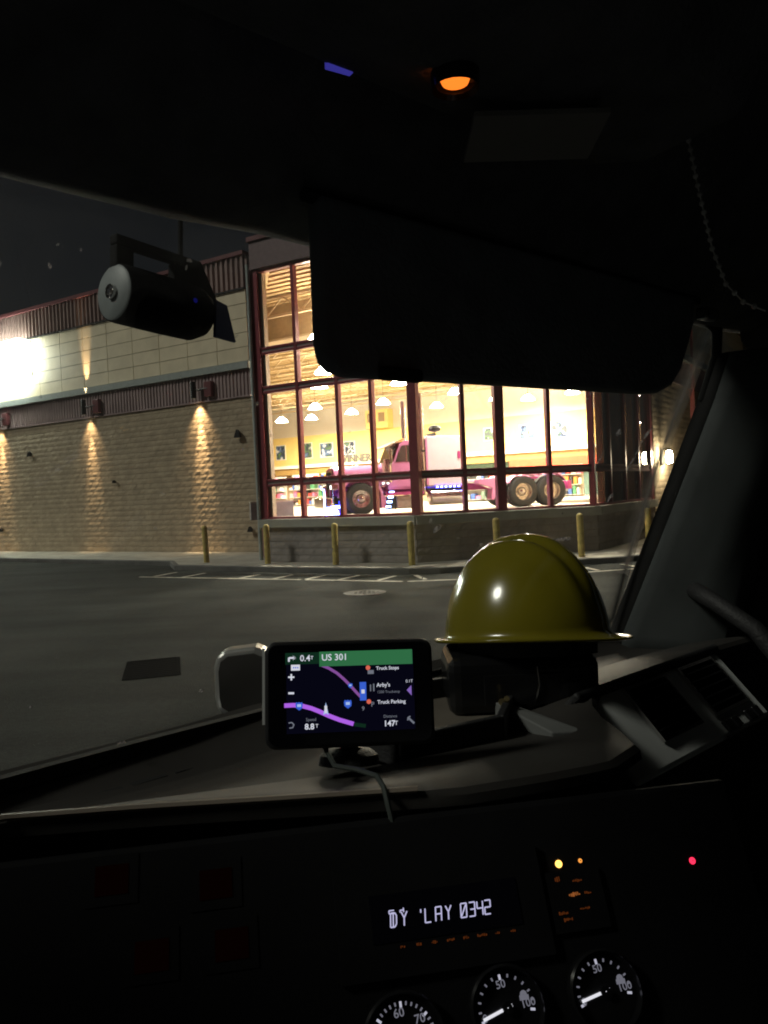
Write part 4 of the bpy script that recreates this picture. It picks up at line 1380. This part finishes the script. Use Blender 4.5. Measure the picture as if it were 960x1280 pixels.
for ch, dx, sc_ in (('D', 0.0, 1), ('Y', 0.0095, 1), (' ', 0.0, 1), ("'", 0.024, 1), ('L', 0.031, 1), ('A', 0.0405, 1), ('Y', 0.0495, 1), ('0', 0.0635, 1), ('3', 0.0712, 1), ('4', 0.0785, 1), ('2', 0.0855, 1)):
    if ch == ' ':
        continue
    b = MB()
    w_, h_ = 0.0052, 0.0055
    for (p, q) in SEG[ch]:
        b.bar((x + dx + p[0] * w_ + p[1] * 0.0006, 0.0735 + p[1] * h_, 0.0070), (x + dx + q[0] * w_ + q[1] * 0.0006, 0.0735 + q[1] * h_, 0.0070), 0.0011, 0.0003)
    b.build('character', lilac, radio)
b = MB()
for ox, ch in ((0.0, 'c'), (0.0085, 'd')):
    for (p, q) in SEG[ch]:
        b.bar((x + ox + p[0] * 0.0045, 0.0795 + p[1] * 0.0035, 0.0070), (x + ox + q[0] * 0.0045, 0.0795 + q[1] * 0.0035, 0.0070), 0.0010, 0.0003)
b.build('character', lilac, radio)
for i in range(8):
    glyphs(-0.080 + i * 0.0142, 0.0578, random.uniform(0.003, 0.008), 0.0026, 0.0062).build('key_legend', amber_d, radio)
# lit tell-tales
ar = MB()
for q in range(8):
    a0, a1 = R(40 + q * 15), R(55 + q * 15)
    ar.bar((-0.0935 + 0.004 * math.cos(a0), 0.1015 + 0.004 * math.sin(a0), 0.0012), (-0.0935 + 0.004 * math.cos(a1), 0.1015 + 0.004 * math.sin(a1), 0.0012), 0.0022, 0.0004)
ar.build('telltale_arc', amber, stk)


def dot(x, y, r_, m, nm='telltale', z=0.0008):
    return MB().lathe([(0.0005, z + 0.0012), (r_ * 0.8, z + 0.0010), (r_, z)], 14, T_((x, y, 0)), close=False).build(nm, m, stk)


dot(0.0761, 0.1064, 0.0034, amber_b)
dot(0.0975, 0.1068, 0.0020, amber)
dot(0.2079, 0.0942, 0.0032, red_i)
dot(0.036, 0.083, 0.0012, amber)
sw = MB().box(0.060, 0.112, 0.050, 0.100, 0.0004, 0.004).build('switch_bank', stack_m, stk)
for (x_, y_, a_, h_, m_) in ((0.0700, 0.0935, 0.004, 0.005, amber_d), (0.089, 0.0905, 0.009, 0.003, amber_d), (0.0835, 0.0795, 0.010, 0.004, glow('amber_mid', (1.0, 0.30, 0.07), 0.28)), (0.0965, 0.0795, 0.006, 0.003, amber_d), (0.091, 0.0675, 0.010, 0.003, amber_d), (0.070, 0.0655, 0.009, 0.004, amber_d), (0.073, 0.0605, 0.008, 0.004, amber_d)):
    glyphs(x_, y_, a_, h_, 0.0042).build('legend', m_, sw)
# dim red rockers
for (x_, y_) in ((-0.3254, 0.1394), (-0.2371, 0.126), (-0.2248, 0.0778), (-0.2908, 0.0772)):
    rk = MB().box(x_ - 0.022, x_ + 0.022, y_ - 0.020, y_ + 0.020, 0.0003, 0.0009).build('rocker_switch', stack_m, stk)
    MB().box(x_ - 0.014, x_ + 0.014, y_ - 0.012, y_ + 0.012, 0.0011, 0.0014).build('backlit_symbol', red_d, rk)


def gauge(cx, cy, r_, a0, a1, n, majors, nums, needle, blob=True):
    """A round gauge; angles in degrees, counter-clockwise from the right."""
    g_ = MB().lathe([(r_ * 1.36, 0.0), (r_ * 1.36, 0.008), (r_ * 1.28, 0.010), (r_ * 1.22, 0.004), (r_ * 1.22, 0.0015), (0.0005, 0.0015)], 36, T_((cx, cy, 0.0003)), close=False).build('gauge', black_gloss, stk, smooth=True)
    for i in range(n + 1):
        a_ = R(a0 + (a1 - a0) * i / n)
        big = i in majors
        ri = r_ * (0.86 if big else 0.92)
        MB().bar((cx + ri * math.cos(a_), cy + ri * math.sin(a_), 0.0024), (cx + r_ * 1.03 * math.cos(a_), cy + r_ * 1.03 * math.sin(a_), 0.0024), 0.0020 if big else 0.0014, 0.0003).build('tick', white_i if big else white_dm, g_)
    for txt, ang, rr in nums:
        a_ = R(ang)
        text_mesh('numeral', txt, r_ * 0.36, white_dm, g_, T_((cx + rr * r_ * math.cos(a_), cy + rr * r_ * math.sin(a_), 0.0026)) @ Matrix.Rotation(R(6), 4, 'Z'), 'CENTER', bold=0.0001)
    if blob:
        b = MB().lathe([(0.0002, 0.0025), (r_ * 0.13, 0.0025)], 10, T_((cx + r_ * 0.68, cy + r_ * 0.32, 0)), close=False)
        b.box(cx + r_ * 0.52, cx + r_ * 0.86, cy + r_ * 0.14, cy + r_ * 0.30, 0.0024, 0.0026)
        b.build('symbol', white_dm, g_)
    if needle is not None:
        a_ = R(needle)
        d = Vector((math.cos(a_), math.sin(a_), 0))
        c_ = Vector((cx, cy, 0.0045))
        MB().bar(c_ - d * r_ * -0.95, c_ + d * r_ * -0.20, r_ * 0.10, 0.0008).build('needle', glow('needle_light', (0.85, 0.85, 0.92), 0.9), g_)
        MB().lathe([(r_ * 0.2, 0.0035), (r_ * 0.18, 0.0065), (0.0004, 0.0068)], 16, T_((cx, cy, 0)), close=False).build('hub', black_gloss, g_, smooth=True)
    return g_


gauge(0.0035, 0.0015, 0.0242, 200, -10, 12, (0, 6, 12), (('50', 97, 0.72), ('100', 3, 0.80), ('0', 196, 0.86)), 196)
gauge(0.0925, 0.0020, 0.0242, 200, -10, 12, (0, 6, 12), (('50', 97, 0.72), ('100', 3, 0.80), ('0', 196, 0.86)), 192)
gauge(-0.0870, -0.0090, 0.0262, 215, -35, 24, (2, 7, 12, 17, 22), (('50', 166, 0.74), ('60', 97, 0.72), ('70', 40, 0.74), ('4', 2, 0.70)), 160, blob=False)

# ---- overhead console and what is on it
oc = MB().prism([(0.44, 2.335), (0.36, 2.312), (0.27, 2.32), (0.22, 2.40), (0.22, 2.60), (0.40, 2.50), (0.47, 2.42)], 0.20, 0.66, lambda a_, b_, t: (t, a_, b_)).build('overhead_console', liner, cab, bevel=0.015, seg=3)
ol = MB().lathe([(0.0005, 0.0), (0.009, 0.001), (0.011, 0.006)], 18, T_((0.408, 0.361, 2.3055)), close=False).build('amber_lamp', glow('amber_overhead', (1.0, 0.20, 0.02), 1.5), oc, smooth=True)
MB().lathe([(0.013, 0.0), (0.016, -0.003), (0.017, 0.008)], 20, T_((0.408, 0.361, 2.3055)), close=False).build('lamp_bezel', black_gloss, oc, smooth=True)
MB().box(-0.010, 0.010, -0.0025, 0.0025, -0.003, 0.003, T_((0.365, 0.432, 2.334)) @ Matrix.Rotation(R(-10), 4, 'Z')).build('blue_indicator', glow('blue_indicator', (0.10, 0.09, 0.75), 0.30), oc)
MB().box(-0.05, 0.05, -0.03, 0.03, -0.002, 0.002, T_((0.50, 0.365, 2.297)) @ Matrix.Rotation(R(-40), 4, 'Z') @ Matrix.Rotation(R(-8), 4, 'X')).build('console_lit_patch', mat('lit_patch_tone', (0.30, 0.29, 0.27), 0.8), oc)  # pale sheet stands in for the lit patch under the console

# ---- sun visor
vo = [(0.440, 2.302), (0.428, 2.165), (0.430, 2.148), (0.440, 2.140), (0.455, 2.1365), (0.70, 2.142), (0.96, 2.147), (1.005, 2.150), (1.045, 2.162), (1.075, 2.185), (1.105, 2.220), (1.135, 2.26), (1.15, 2.302)]
vs_ = MB().prism(vo, 0.540, 0.562, lambda a_, b_, t: (a_, t + (b_ - 2.14) * 0.10, b_)).build('sun_visor', mat('visor_vinyl', (0.26, 0.28, 0.30), 0.85, var=0.2, scale=18, bump=0.3, bscale=150), cab, bevel=0.007, seg=3)
MB().box(0.485, 0.535, 0.528, 0.5395, 2.1335, 2.146).build('visor_tab', vinyl, vs_, bevel=0.003)
MB().tube([(0.43, 0.565, 2.30), (1.17, 0.565, 2.30)], 0.007, 8).build('visor_rod', dark_metal, vs_, smooth=True)
MB().box(1.12, 1.16, 0.525, 0.545, 2.262, 2.28).build('visor_clip', chrome, vs_, bevel=0.004)

# ---- mirror on the bonnet
mi = empty('bonnet_mirror', T_((1.365, 2.25, 1.08)), cab)
DM = Matrix.Rotation(R(-42), 4, 'Z')
rr_ = [(-0.082, 0.262), (-0.088, 0.30), (-0.088, 0.40), (-0.078, 0.438), (-0.05, 0.458), (0.05, 0.466), (0.085, 0.45), (0.10, 0.42), (0.10, 0.28), (0.085, 0.25), (-0.05, 0.24)]
MB().prism(rr_, -0.045, 0.05, lambda a_, b_, t: DM @ Vector((a_, t, b_))).build('shell', mat('mirror_shell', (0.55, 0.55, 0.52), 0.3, metal=0.6), mi, bevel=0.02, seg=3)
MB().prism([(a_ * 0.84 + 0.004, 0.352 + (b_ - 0.352) * 0.84) for a_, b_ in rr_], -0.052, -0.0455, lambda a_, b_, t: DM @ Vector((a_, t, b_))).build('glass', mat('mirror_glass', (0.012, 0.013, 0.013), 0.12, spec=0.25), mi)
MB().tube([(0, 0, 0.02), (0.0, -0.01, 0.14), (0, 0, 0.26)], 0.02, 8).build('stalk', dark_metal, mi, smooth=True)

# ================================================================== LOOSE THINGS IN THE CAB
# ---- hard hat
hat_front = Vector((0.80, -0.60))
ha = math.atan2(hat_front.y, hat_front.x)
hat = empty('hard_hat', CF @ T_((0.908, 0.713, 1.818)) @ Matrix.Rotation(-R(42), 4, 'Z') @ Matrix.Rotation(R(-9), 4, 'X') @ Matrix.Rotation(ha, 4, 'Z') @ Matrix.Diagonal((0.94, 0.94, 0.90, 1)))
hat_y = mat('safety_yellow_shell', (0.20, 0.17, 0.012), 0.20, var=0.10, scale=9, coat=0.35)
NA, NR = 72, 18
rows = []
for j in range(NR + 1):
    t = j / NR                                       # 0 crown .. 1 rim
    row = []
    for i in range(NA + 1):
        a_ = 2 * PI * i / NA
        rho = math.sin(t * PI / 2) ** 0.92
        x_ = 0.128 * rho * math.cos(a_)
        y_ = 0.110 * rho * math.sin(a_)
        z_ = 0.146 * max(0.0, 1 - rho ** 2.35) ** 0.62
        up = max(0, 1 - t) ** 0.5 if t > 0.55 else 1
        for yc, amp, wd in ((0.0, 0.012, 0.017), (0.042, 0.009, 0.011), (-0.042, 0.009, 0.011)):
            z_ += amp * math.exp(-((y_ - yc) / wd) ** 4) * min(1, (1 - t) * 2.6) * (1 if abs(x_) < 0.12 else 0.3)
        row.append((x_, y_, z_))
    rows.append(row)
# flare into the gutter brim and the peak
for k_, (out, dz) in enumerate(((0.004, -0.006), (0.010, -0.010), (0.016, -0.010), (0.018, -0.006))):
    row = []
    for i in range(NA + 1):
        a_ = 2 * PI * i / NA
        pk = max(0.0, math.cos(a_)) ** 2.2 * 0.018 * (k_ + 1) / 4
        row.append(((0.128 + out + pk) * math.cos(a_), (0.110 + out) * math.sin(a_), dz - pk * 0.35))
    rows.append(row)
MB().sheet(rows).build('shell', hat_y, hat, smooth=True, thick=0.0025, ang=70)
for s_ in (1,):
    MB().box(-0.020, 0.020, s_ * 0.1105 - 0.003, s_ * 0.1105 + 0.003, 0.004, 0.022).build('accessory_slot', hat_y, hat, bevel=0.003)
MB().lathe([(0.094, -0.035), (0.097, -0.035), (0.099, 0.010), (0.096, 0.010)], 32, Matrix.Diagonal((1.12, 0.96, 1, 1)), close=False).build('suspension_band', vinyl, hat, smooth=True)
tag(hat, 'yellow ridged hard hat resting on a black case on the dashboard', 'hard hat')

# ---- black case under the hat
case = empty('black_case', CF @ T_((0.878, 0.700, 1.718)) @ Matrix.Rotation(R(-42), 4, 'Z'))
MB().box(-0.108, 0.100, -0.055, 0.085, 0.0, 0.082).build('body', black_gloss, case, bevel=0.018, seg=3)
MB().box(-0.06, 0.055, -0.0585, -0.0555, 0.018, 0.060).build('front_pocket', black_gloss, case, bevel=0.0012)
MB().tube([(0.012, -0.060, 0.070), (0.014, -0.0615, 0.045), (0.008, -0.060, 0.022)], 0.0016, 6).build('zip_pull', chrome, case, smooth=True)
tag(case, 'glossy black case on the dashboard underneath the yellow hard hat', 'case')

# ---- GPS navigator
tl, tr2, blc = Vector((0.461, 0.710, 1.873)), Vector((0.606, 0.607, 1.866)), Vector((0.445, 0.694, 1.769))
gxv = (tr2 - tl).normalized()
gyv = (tl - blc)
gyv = (gyv - gxv * gyv.dot(gxv)).normalized()
gzv = gxv.cross(gyv)
gc = (tr2 + blc) / 2
GM = Matrix(((gxv.x, gyv.x, gzv.x, gc.x), (gxv.y, gyv.y, gzv.y, gc.y), (gxv.z, gyv.z, gzv.z, gc.z), (0, 0, 0, 1)))
gps = empty('gps_navigator', CF @ GM)
tag(gps, 'black GPS navigator showing US 301 on its lit map, propped on the dashboard', 'navigator')


def rrect(w_, h_, r_, n_=6):
    o = []
    for cx, cy, a0 in ((w_ - r_, h_ - r_, 0), (-w_ + r_, h_ - r_, 90), (-w_ + r_, -h_ + r_, 180), (w_ - r_, -h_ + r_, 270)):
        o += [(cx + r_ * math.cos(R(a0 + 90 * q / n_)), cy + r_ * math.sin(R(a0 + 90 * q / n_))) for q in range(n_ + 1)]
    return o


MB().prism(rrect(0.0905, 0.0560, 0.012), -0.017, 0.0, lambda a_, b_, t: (a_, b_, t)).build('housing', mat('navigator_shell', (0.016, 0.016, 0.018), 0.45), gps, bevel=0.003)
MB().prism(rrect(0.0865, 0.0520, 0.009), 0.0002, 0.0008, lambda a_, b_, t: (a_, b_, t)).build('bezel_glass', mat('navigator_glass', (0.006, 0.006, 0.008), 0.10), gps)
scr = MB().box(-0.0680, 0.0690, -0.0400, 0.0430, 0.0010, 0.0013).build('screen', glow('screen_black', (0.18, 0.18, 0.6), 0.010), gps)
K_ = 0.000868


def q2(u, v):
    """Place on the screen face from a plan of its layout (the plan's centre is 438, 868)."""
    return (u - 438) * K_, -(v - 868 + 0.027 * (u - 438)) * K_


def sbar(nm, m, pts, wd, z=0.0017):
    b = MB()
    for p, q in zip(pts, pts[1:]):
        b.bar((*q2(*p), z), (*q2(*q), z), wd * K_, 0.0002)
    for p in pts[1:-1]:
        b.lathe([(0.00001, z), (wd * K_ / 2, z)], 10, T_((*q2(*p), 0)), close=False)
    return b.build(nm, m, scr)


def sbox(nm, m, u0, v0, u1, v1, z=0.0016):
    (x0, y1), (x1, y0) = q2(u0, v0), q2(u1, v1)
    return MB().box(x0, x1, min(y0, y1), max(y0, y1), z - 0.0001, z + 0.0001).build(nm, m, scr)


def stext(s_, u, v, px, m, bold=0.0001, z=0.0020, al='LEFT'):
    x_, y_ = q2(u, v)
    return text_mesh('lettering', s_, px * K_, m, scr, T_((x_, y_, z)), al, bold=bold)


s_wh = glow('screen_white', (0.78, 0.80, 0.90), 0.80)
s_gr = glow('screen_grey', (0.50, 0.54, 0.66), 0.30)
s_green = glow('screen_green', (0.05, 0.26, 0.10), 0.55)
s_dgreen = glow('screen_dark_green', (0.02, 0.10, 0.05), 0.22)
s_pur = glow('screen_purple', (0.46, 0.13, 0.85), 0.90)
s_pur2 = glow('screen_dim_purple', (0.36, 0.12, 0.50), 0.60)
s_blue = glow('screen_blue', (0.05, 0.14, 0.75), 0.80)
s_lblue = glow('screen_light_blue', (0.45, 0.62, 1.0), 0.80)
s_red = glow('screen_red', (0.85, 0.16, 0.10), 0.80)
sbox('turn_banner', s_dgreen, 358.5, 819.5, 400, 832.5)
sbox('road_banner', s_green, 400.3, 818, 516.5, 832.8)
sbar('turn_arrow', s_wh, [(363, 830), (363, 825.5), (367, 825.3), (369, 825.3)], 2.2)
ah = MB()
ah.add([(*q2(368, 822), 0.0017), (*q2(372, 825.3), 0.0017), (*q2(368, 828.6), 0.0017)], [(0, 2, 1)])
ah.build('turn_arrow_head', s_wh, scr)
stext('0.4', 376.5, 826.2, 10.5, s_wh)
stext('T', 389.5, 825.5, 6, s_wh, 0.00003)
stext('US 301', 403, 825.4, 11, s_wh)
sbox('lane_badge', s_wh, 365.5, 833.8, 376.5, 840.5)
for i in range(3):
    sbox('lane_mark', s_blue, 368 + i * 2.5, 836.4, 369.5 + i * 2.5, 838, 0.0019)
sbar('zoom_in', s_wh, [(362, 848.6), (369.5, 848.6)], 2.0)
sbar('zoom_in', s_wh, [(365.8, 844.8), (365.8, 852.4)], 2.0, 0.00195)
sbar('zoom_out', s_wh, [(362, 867.8), (369, 867.8)], 2.4)
sbar('route_far', s_pur2, [(401, 833.5), (412, 838), (422, 844), (430, 851), (438, 859), (446, 868), (452, 874)], 3.4, 0.0015)
sbar('route', s_pur, [(357, 882.5), (368, 882), (378, 882.8), (390, 886), (400, 890), (411, 895), (424, 900), (441, 905)], 5.2, 0.0015)
sbar('route_end', s_dgreen, [(442, 905.5), (456, 907.5)], 4.5, 0.0014)


def shield(u, v, k=1.0):
    b = MB()
    pts = [(-4, -5), (-2, -4.2), (0, -5), (2, -4.2), (4, -5), (5, -2), (4.4, 2.5), (0, 6), (-4.4, 2.5), (-5, -2)]
    b.add([(*q2(u + a_ * k, v + b_ * k), 0.0019) for a_, b_ in pts], [tuple(reversed(range(len(pts))))])
    b.build('route_shield', s_blue, scr)
    sbox('shield_text', s_lblue, u - 2.6 * k, v - 2.2 * k, u + 2.6 * k, v + 1.2 * k, 0.0021)


shield(375, 883, 0.9)
shield(434.5, 881, 0.95)
shield(438, 859, 0.55)
ps = MB()
ps.add([(*q2(u, v), 0.0021) for u, v in ((407.5, 879), (404.2, 894), (407.5, 892), (410.8, 894))], [(0, 1, 2), (0, 2, 3)])
ps.build('position_arrow', s_lblue, scr)
sbox('position_body', s_wh, 405.8, 883, 409, 891.5, 0.0023)
sbar('back_arrow', s_gr, [(362, 903), (366, 902.5), (368.5, 905), (367, 908.5), (363, 909)], 1.4)
stext('Speed', 383, 899.5, 5.2, s_gr, 0)
stext('8.8', 381.5, 908, 9.5, s_wh, 0.0002)
stext('T', 394.5, 907, 6, s_wh, 0.00003)
# right-hand list
sbox('list_divider', s_blue, 449.6, 855, 457.6, 877)
sbox('list_marker', s_wh, 451.6, 864, 455.6, 868.6, 0.0019)
for v in (837.5, 878.5):
    x_, y_ = q2(460.5, v)
    MB().lathe([(0.00001, 0.0017), (2.9 * K_, 0.0017)], 12, T_((x_, y_, 0)), close=False).build('alert_dot', s_red, scr)
sbox('truck_icon', s_gr, 460, 840.5, 467.5, 845)
sbar('fork_icon', s_gr, [(463, 858), (463, 866)], 1.4)
sbar('knife_icon', s_gr, [(467, 857), (467, 866)], 1.6)
stext('P', 463, 882, 8, s_gr)
stext('Truck Stops', 470.5, 838.4, 5.8, s_wh, 0.00008)
stext("Arby's", 470.5, 858.8, 6.6, s_wh, 0.00008)
stext('1200 Truckstop', 471, 867.2, 4.4, s_gr, 0)
stext('Truck Parking', 471, 879.4, 6.2, s_wh, 0.00008)
stext('0.1T', 507, 854.2, 5.0, s_wh, 0)
ps = MB()
ps.add([(*q2(u, v), 0.0019) for u, v in ((508, 865), (514, 859), (514, 871.5))], [(0, 2, 1)])
ps.build('side_arrow', glow('screen_violet', (0.36, 0.20, 0.75), 0.6), scr)
stext('9', 451.5, 887, 7, s_gr)
stext('Distance', 478, 896.5, 4.8, s_gr, 0)
stext('147', 478, 905.2, 9.5, s_wh, 0.0002)
stext('T', 491.5, 904.6, 7, s_wh, 0.00003)
sbar('wrench_icon', s_gr, [(508.5, 898), (516, 905)], 2.4)
sbar('wrench_jaw', s_gr, [(508, 901.5), (508.5, 898), (511.5, 896.5)], 1.6, 0.0019)
# stand
MB().tube([(0.0, -0.005, -0.017), (0.0, -0.035, -0.040), (0.0, -0.058, -0.042)], [0.014, 0.013, 0.016], 12).build('mount_arm', dark_metal, gps, smooth=True)
MB().lathe([(0.034, 0), (0.032, 0.010), (0.024, 0.016), (0.004, 0.018)], 24, T_((0.0, -0.078, -0.042)) @ Matrix.Rotation(-PI / 2, 4, 'X')).build('mount_base', vinyl, gps, smooth=True)
MB().box(-0.0935, -0.0908, -0.03, 0.05, -0.012, -0.004).build('side_rail', silver, gps)
cab_pts = [(0.505, 0.676, 1.762), (0.492, 0.640, 1.750), (0.494, 0.606, 1.7535), (0.497, 0.580, 1.7525), (0.490, 0.5625, 1.748), (0.484, 0.548, 1.728), (0.480, 0.535, 1.70)]
cb_ = MB().tube([CF @ Vector(p) for p in cab_pts], 0.0028, 8).build('power_cable', mat('grey_green_cable', (0.04, 0.05, 0.045), 0.5), smooth=True)
tag(cb_, 'thin grey charging cable looping from the navigator over the dash edge', 'cable')

# ---- dash camera hanging at the glass
DA = Vector((0.975, 0.19, -0.06)).normalized()
dz_ = Vector((0, 0, 1))
dy_ = dz_.cross(DA).normalized()
dz_ = DA.cross(dy_)
DC = Matrix(((DA.x, dy_.x, dz_.x, 0.321), (DA.y, dy_.y, dz_.y, 0.727), (DA.z, dy_.z, dz_.z, 2.233), (0, 0, 0, 1)))
dc = empty('dash_camera', CF @ DC)
tag(dc, 'black dash camera with a grey round end cap hanging before the windshield', 'dash camera')
dcb = mat('dashcam_black', (0.008, 0.008, 0.009), 0.8, spec=0.15)
AX = Matrix.Rotation(PI / 2, 4, 'Y')
MB().lathe([(0.0275, 0.0), (0.0285, 0.004), (0.0290, 0.05), (0.0285, 0.092), (0.0225, 0.105), (0.010, 0.110)], 28, AX).build('barrel', dcb, dc, smooth=True)
capm = mat('grey_end_cap', (0.30, 0.33, 0.33), 0.5, var=0.08, scale=60)
ec = MB().lathe([(0.0005, -0.0025), (0.024, -0.0025), (0.0265, -0.0005), (0.0265, 0.001)], 32, AX, close=False).build('end_cap', capm, dc, smooth=True)
MB().lathe([(0.0005, -0.0065), (0.0025, -0.0065), (0.003, -0.004), (0.0052, -0.004), (0.0068, -0.006), (0.0072, -0.0026)], 20, AX, close=False).build('lens', chrome, ec, smooth=True)
# bracket with its slot
br = MB()
br.box(-0.002, 0.100, -0.006, 0.006, 0.046, 0.056)
br.box(-0.002, 0.018, -0.006, 0.006, 0.022, 0.0459)
br.box(0.066, 0.100, -0.006, 0.006, 0.020, 0.0459)
br.build('bracket', dcb, dc, bevel=0.002)
MB().add([(0.066, -0.006, 0.055), (0.100, -0.006, 0.055), (0.126, -0.006, 0.012), (0.10, -0.006, 0.012), (0.066, 0.006, 0.055), (0.100, 0.006, 0.055), (0.126, 0.006, 0.012), (0.10, 0.006, 0.012)], [(0, 1, 2, 3), (7, 6, 5, 4), (0, 4, 5, 1), (1, 5, 6, 2), (2, 6, 7, 3), (3, 7, 4, 0)]).build('bracket_fin', dcb, dc)
MB().tube([(0.078, 0.0, 0.054), (0.078, 0.0, 0.100)], 0.0026, 8).build('mount_stalk', dcb, dc)
MB().add([(0.104, -0.022, 0.012), (0.120, -0.020, 0.010), (0.134, -0.018, -0.026), (0.104, -0.020, -0.026), (0.104, -0.026, 0.012), (0.120, -0.024, 0.010), (0.134, -0.022, -0.026), (0.104, -0.024, -0.026)], [(0, 1, 2, 3), (7, 6, 5, 4), (0, 4, 5, 1), (1, 5, 6, 2), (2, 6, 7, 3), (3, 7, 4, 0)]).build('blue_tab', mat('dark_blue_tab', (0.02, 0.03, 0.12), 0.5), dc)
MB().lathe([(0.0004, 0.0), (0.0022, 0.0), (0.003, -0.002)], 12, T_((0.074, -0.0292, 0.004)) @ Matrix.Rotation(PI / 2, 4, 'X'), close=False).build('blue_led', glow('dashcam_led', (0.03, 0.03, 0.55), 0.12), dc)

# ---- beaded curtain chain hanging from the headliner
cp = [Vector(p) for p in ((0.729, 0.368, 2.473), (0.731, 0.365, 2.430), (0.733, 0.362, 2.388), (0.739, 0.354, 2.319), (0.747, 0.344, 2.249), (0.756, 0.336, 2.215), (0.767, 0.325, 2.197), (0.785, 0.312, 2.188))]
b = MB()
b.tube([CF @ p for p in cp], 0.0009, 5)
for p, q in zip(cp, cp[1:]):
    n_ = max(1, int((q - p).length / 0.0085))
    for k_ in range(n_):
        c_ = CF @ (p + (q - p) * k_ / n_)
        b.lathe([(0.0008, -0.0028), (0.0024, -0.0014), (0.0028, 0.0), (0.0024, 0.0014), (0.0008, 0.0028)], 8, T_(c_))
ch = b.build('bead_chain', mat('pearl_beads', (0.85, 0.85, 0.82), 0.25), smooth=True)
tag(ch, 'string of pale beads hanging from the headliner beside the pillar', 'chain')
MB().lathe([(0.010, 0), (0.010, 0.012), (0.004, 0.02)], 10, T_((0.729, 0.368, 2.470))).build('chain_hook', dark_metal, cab)
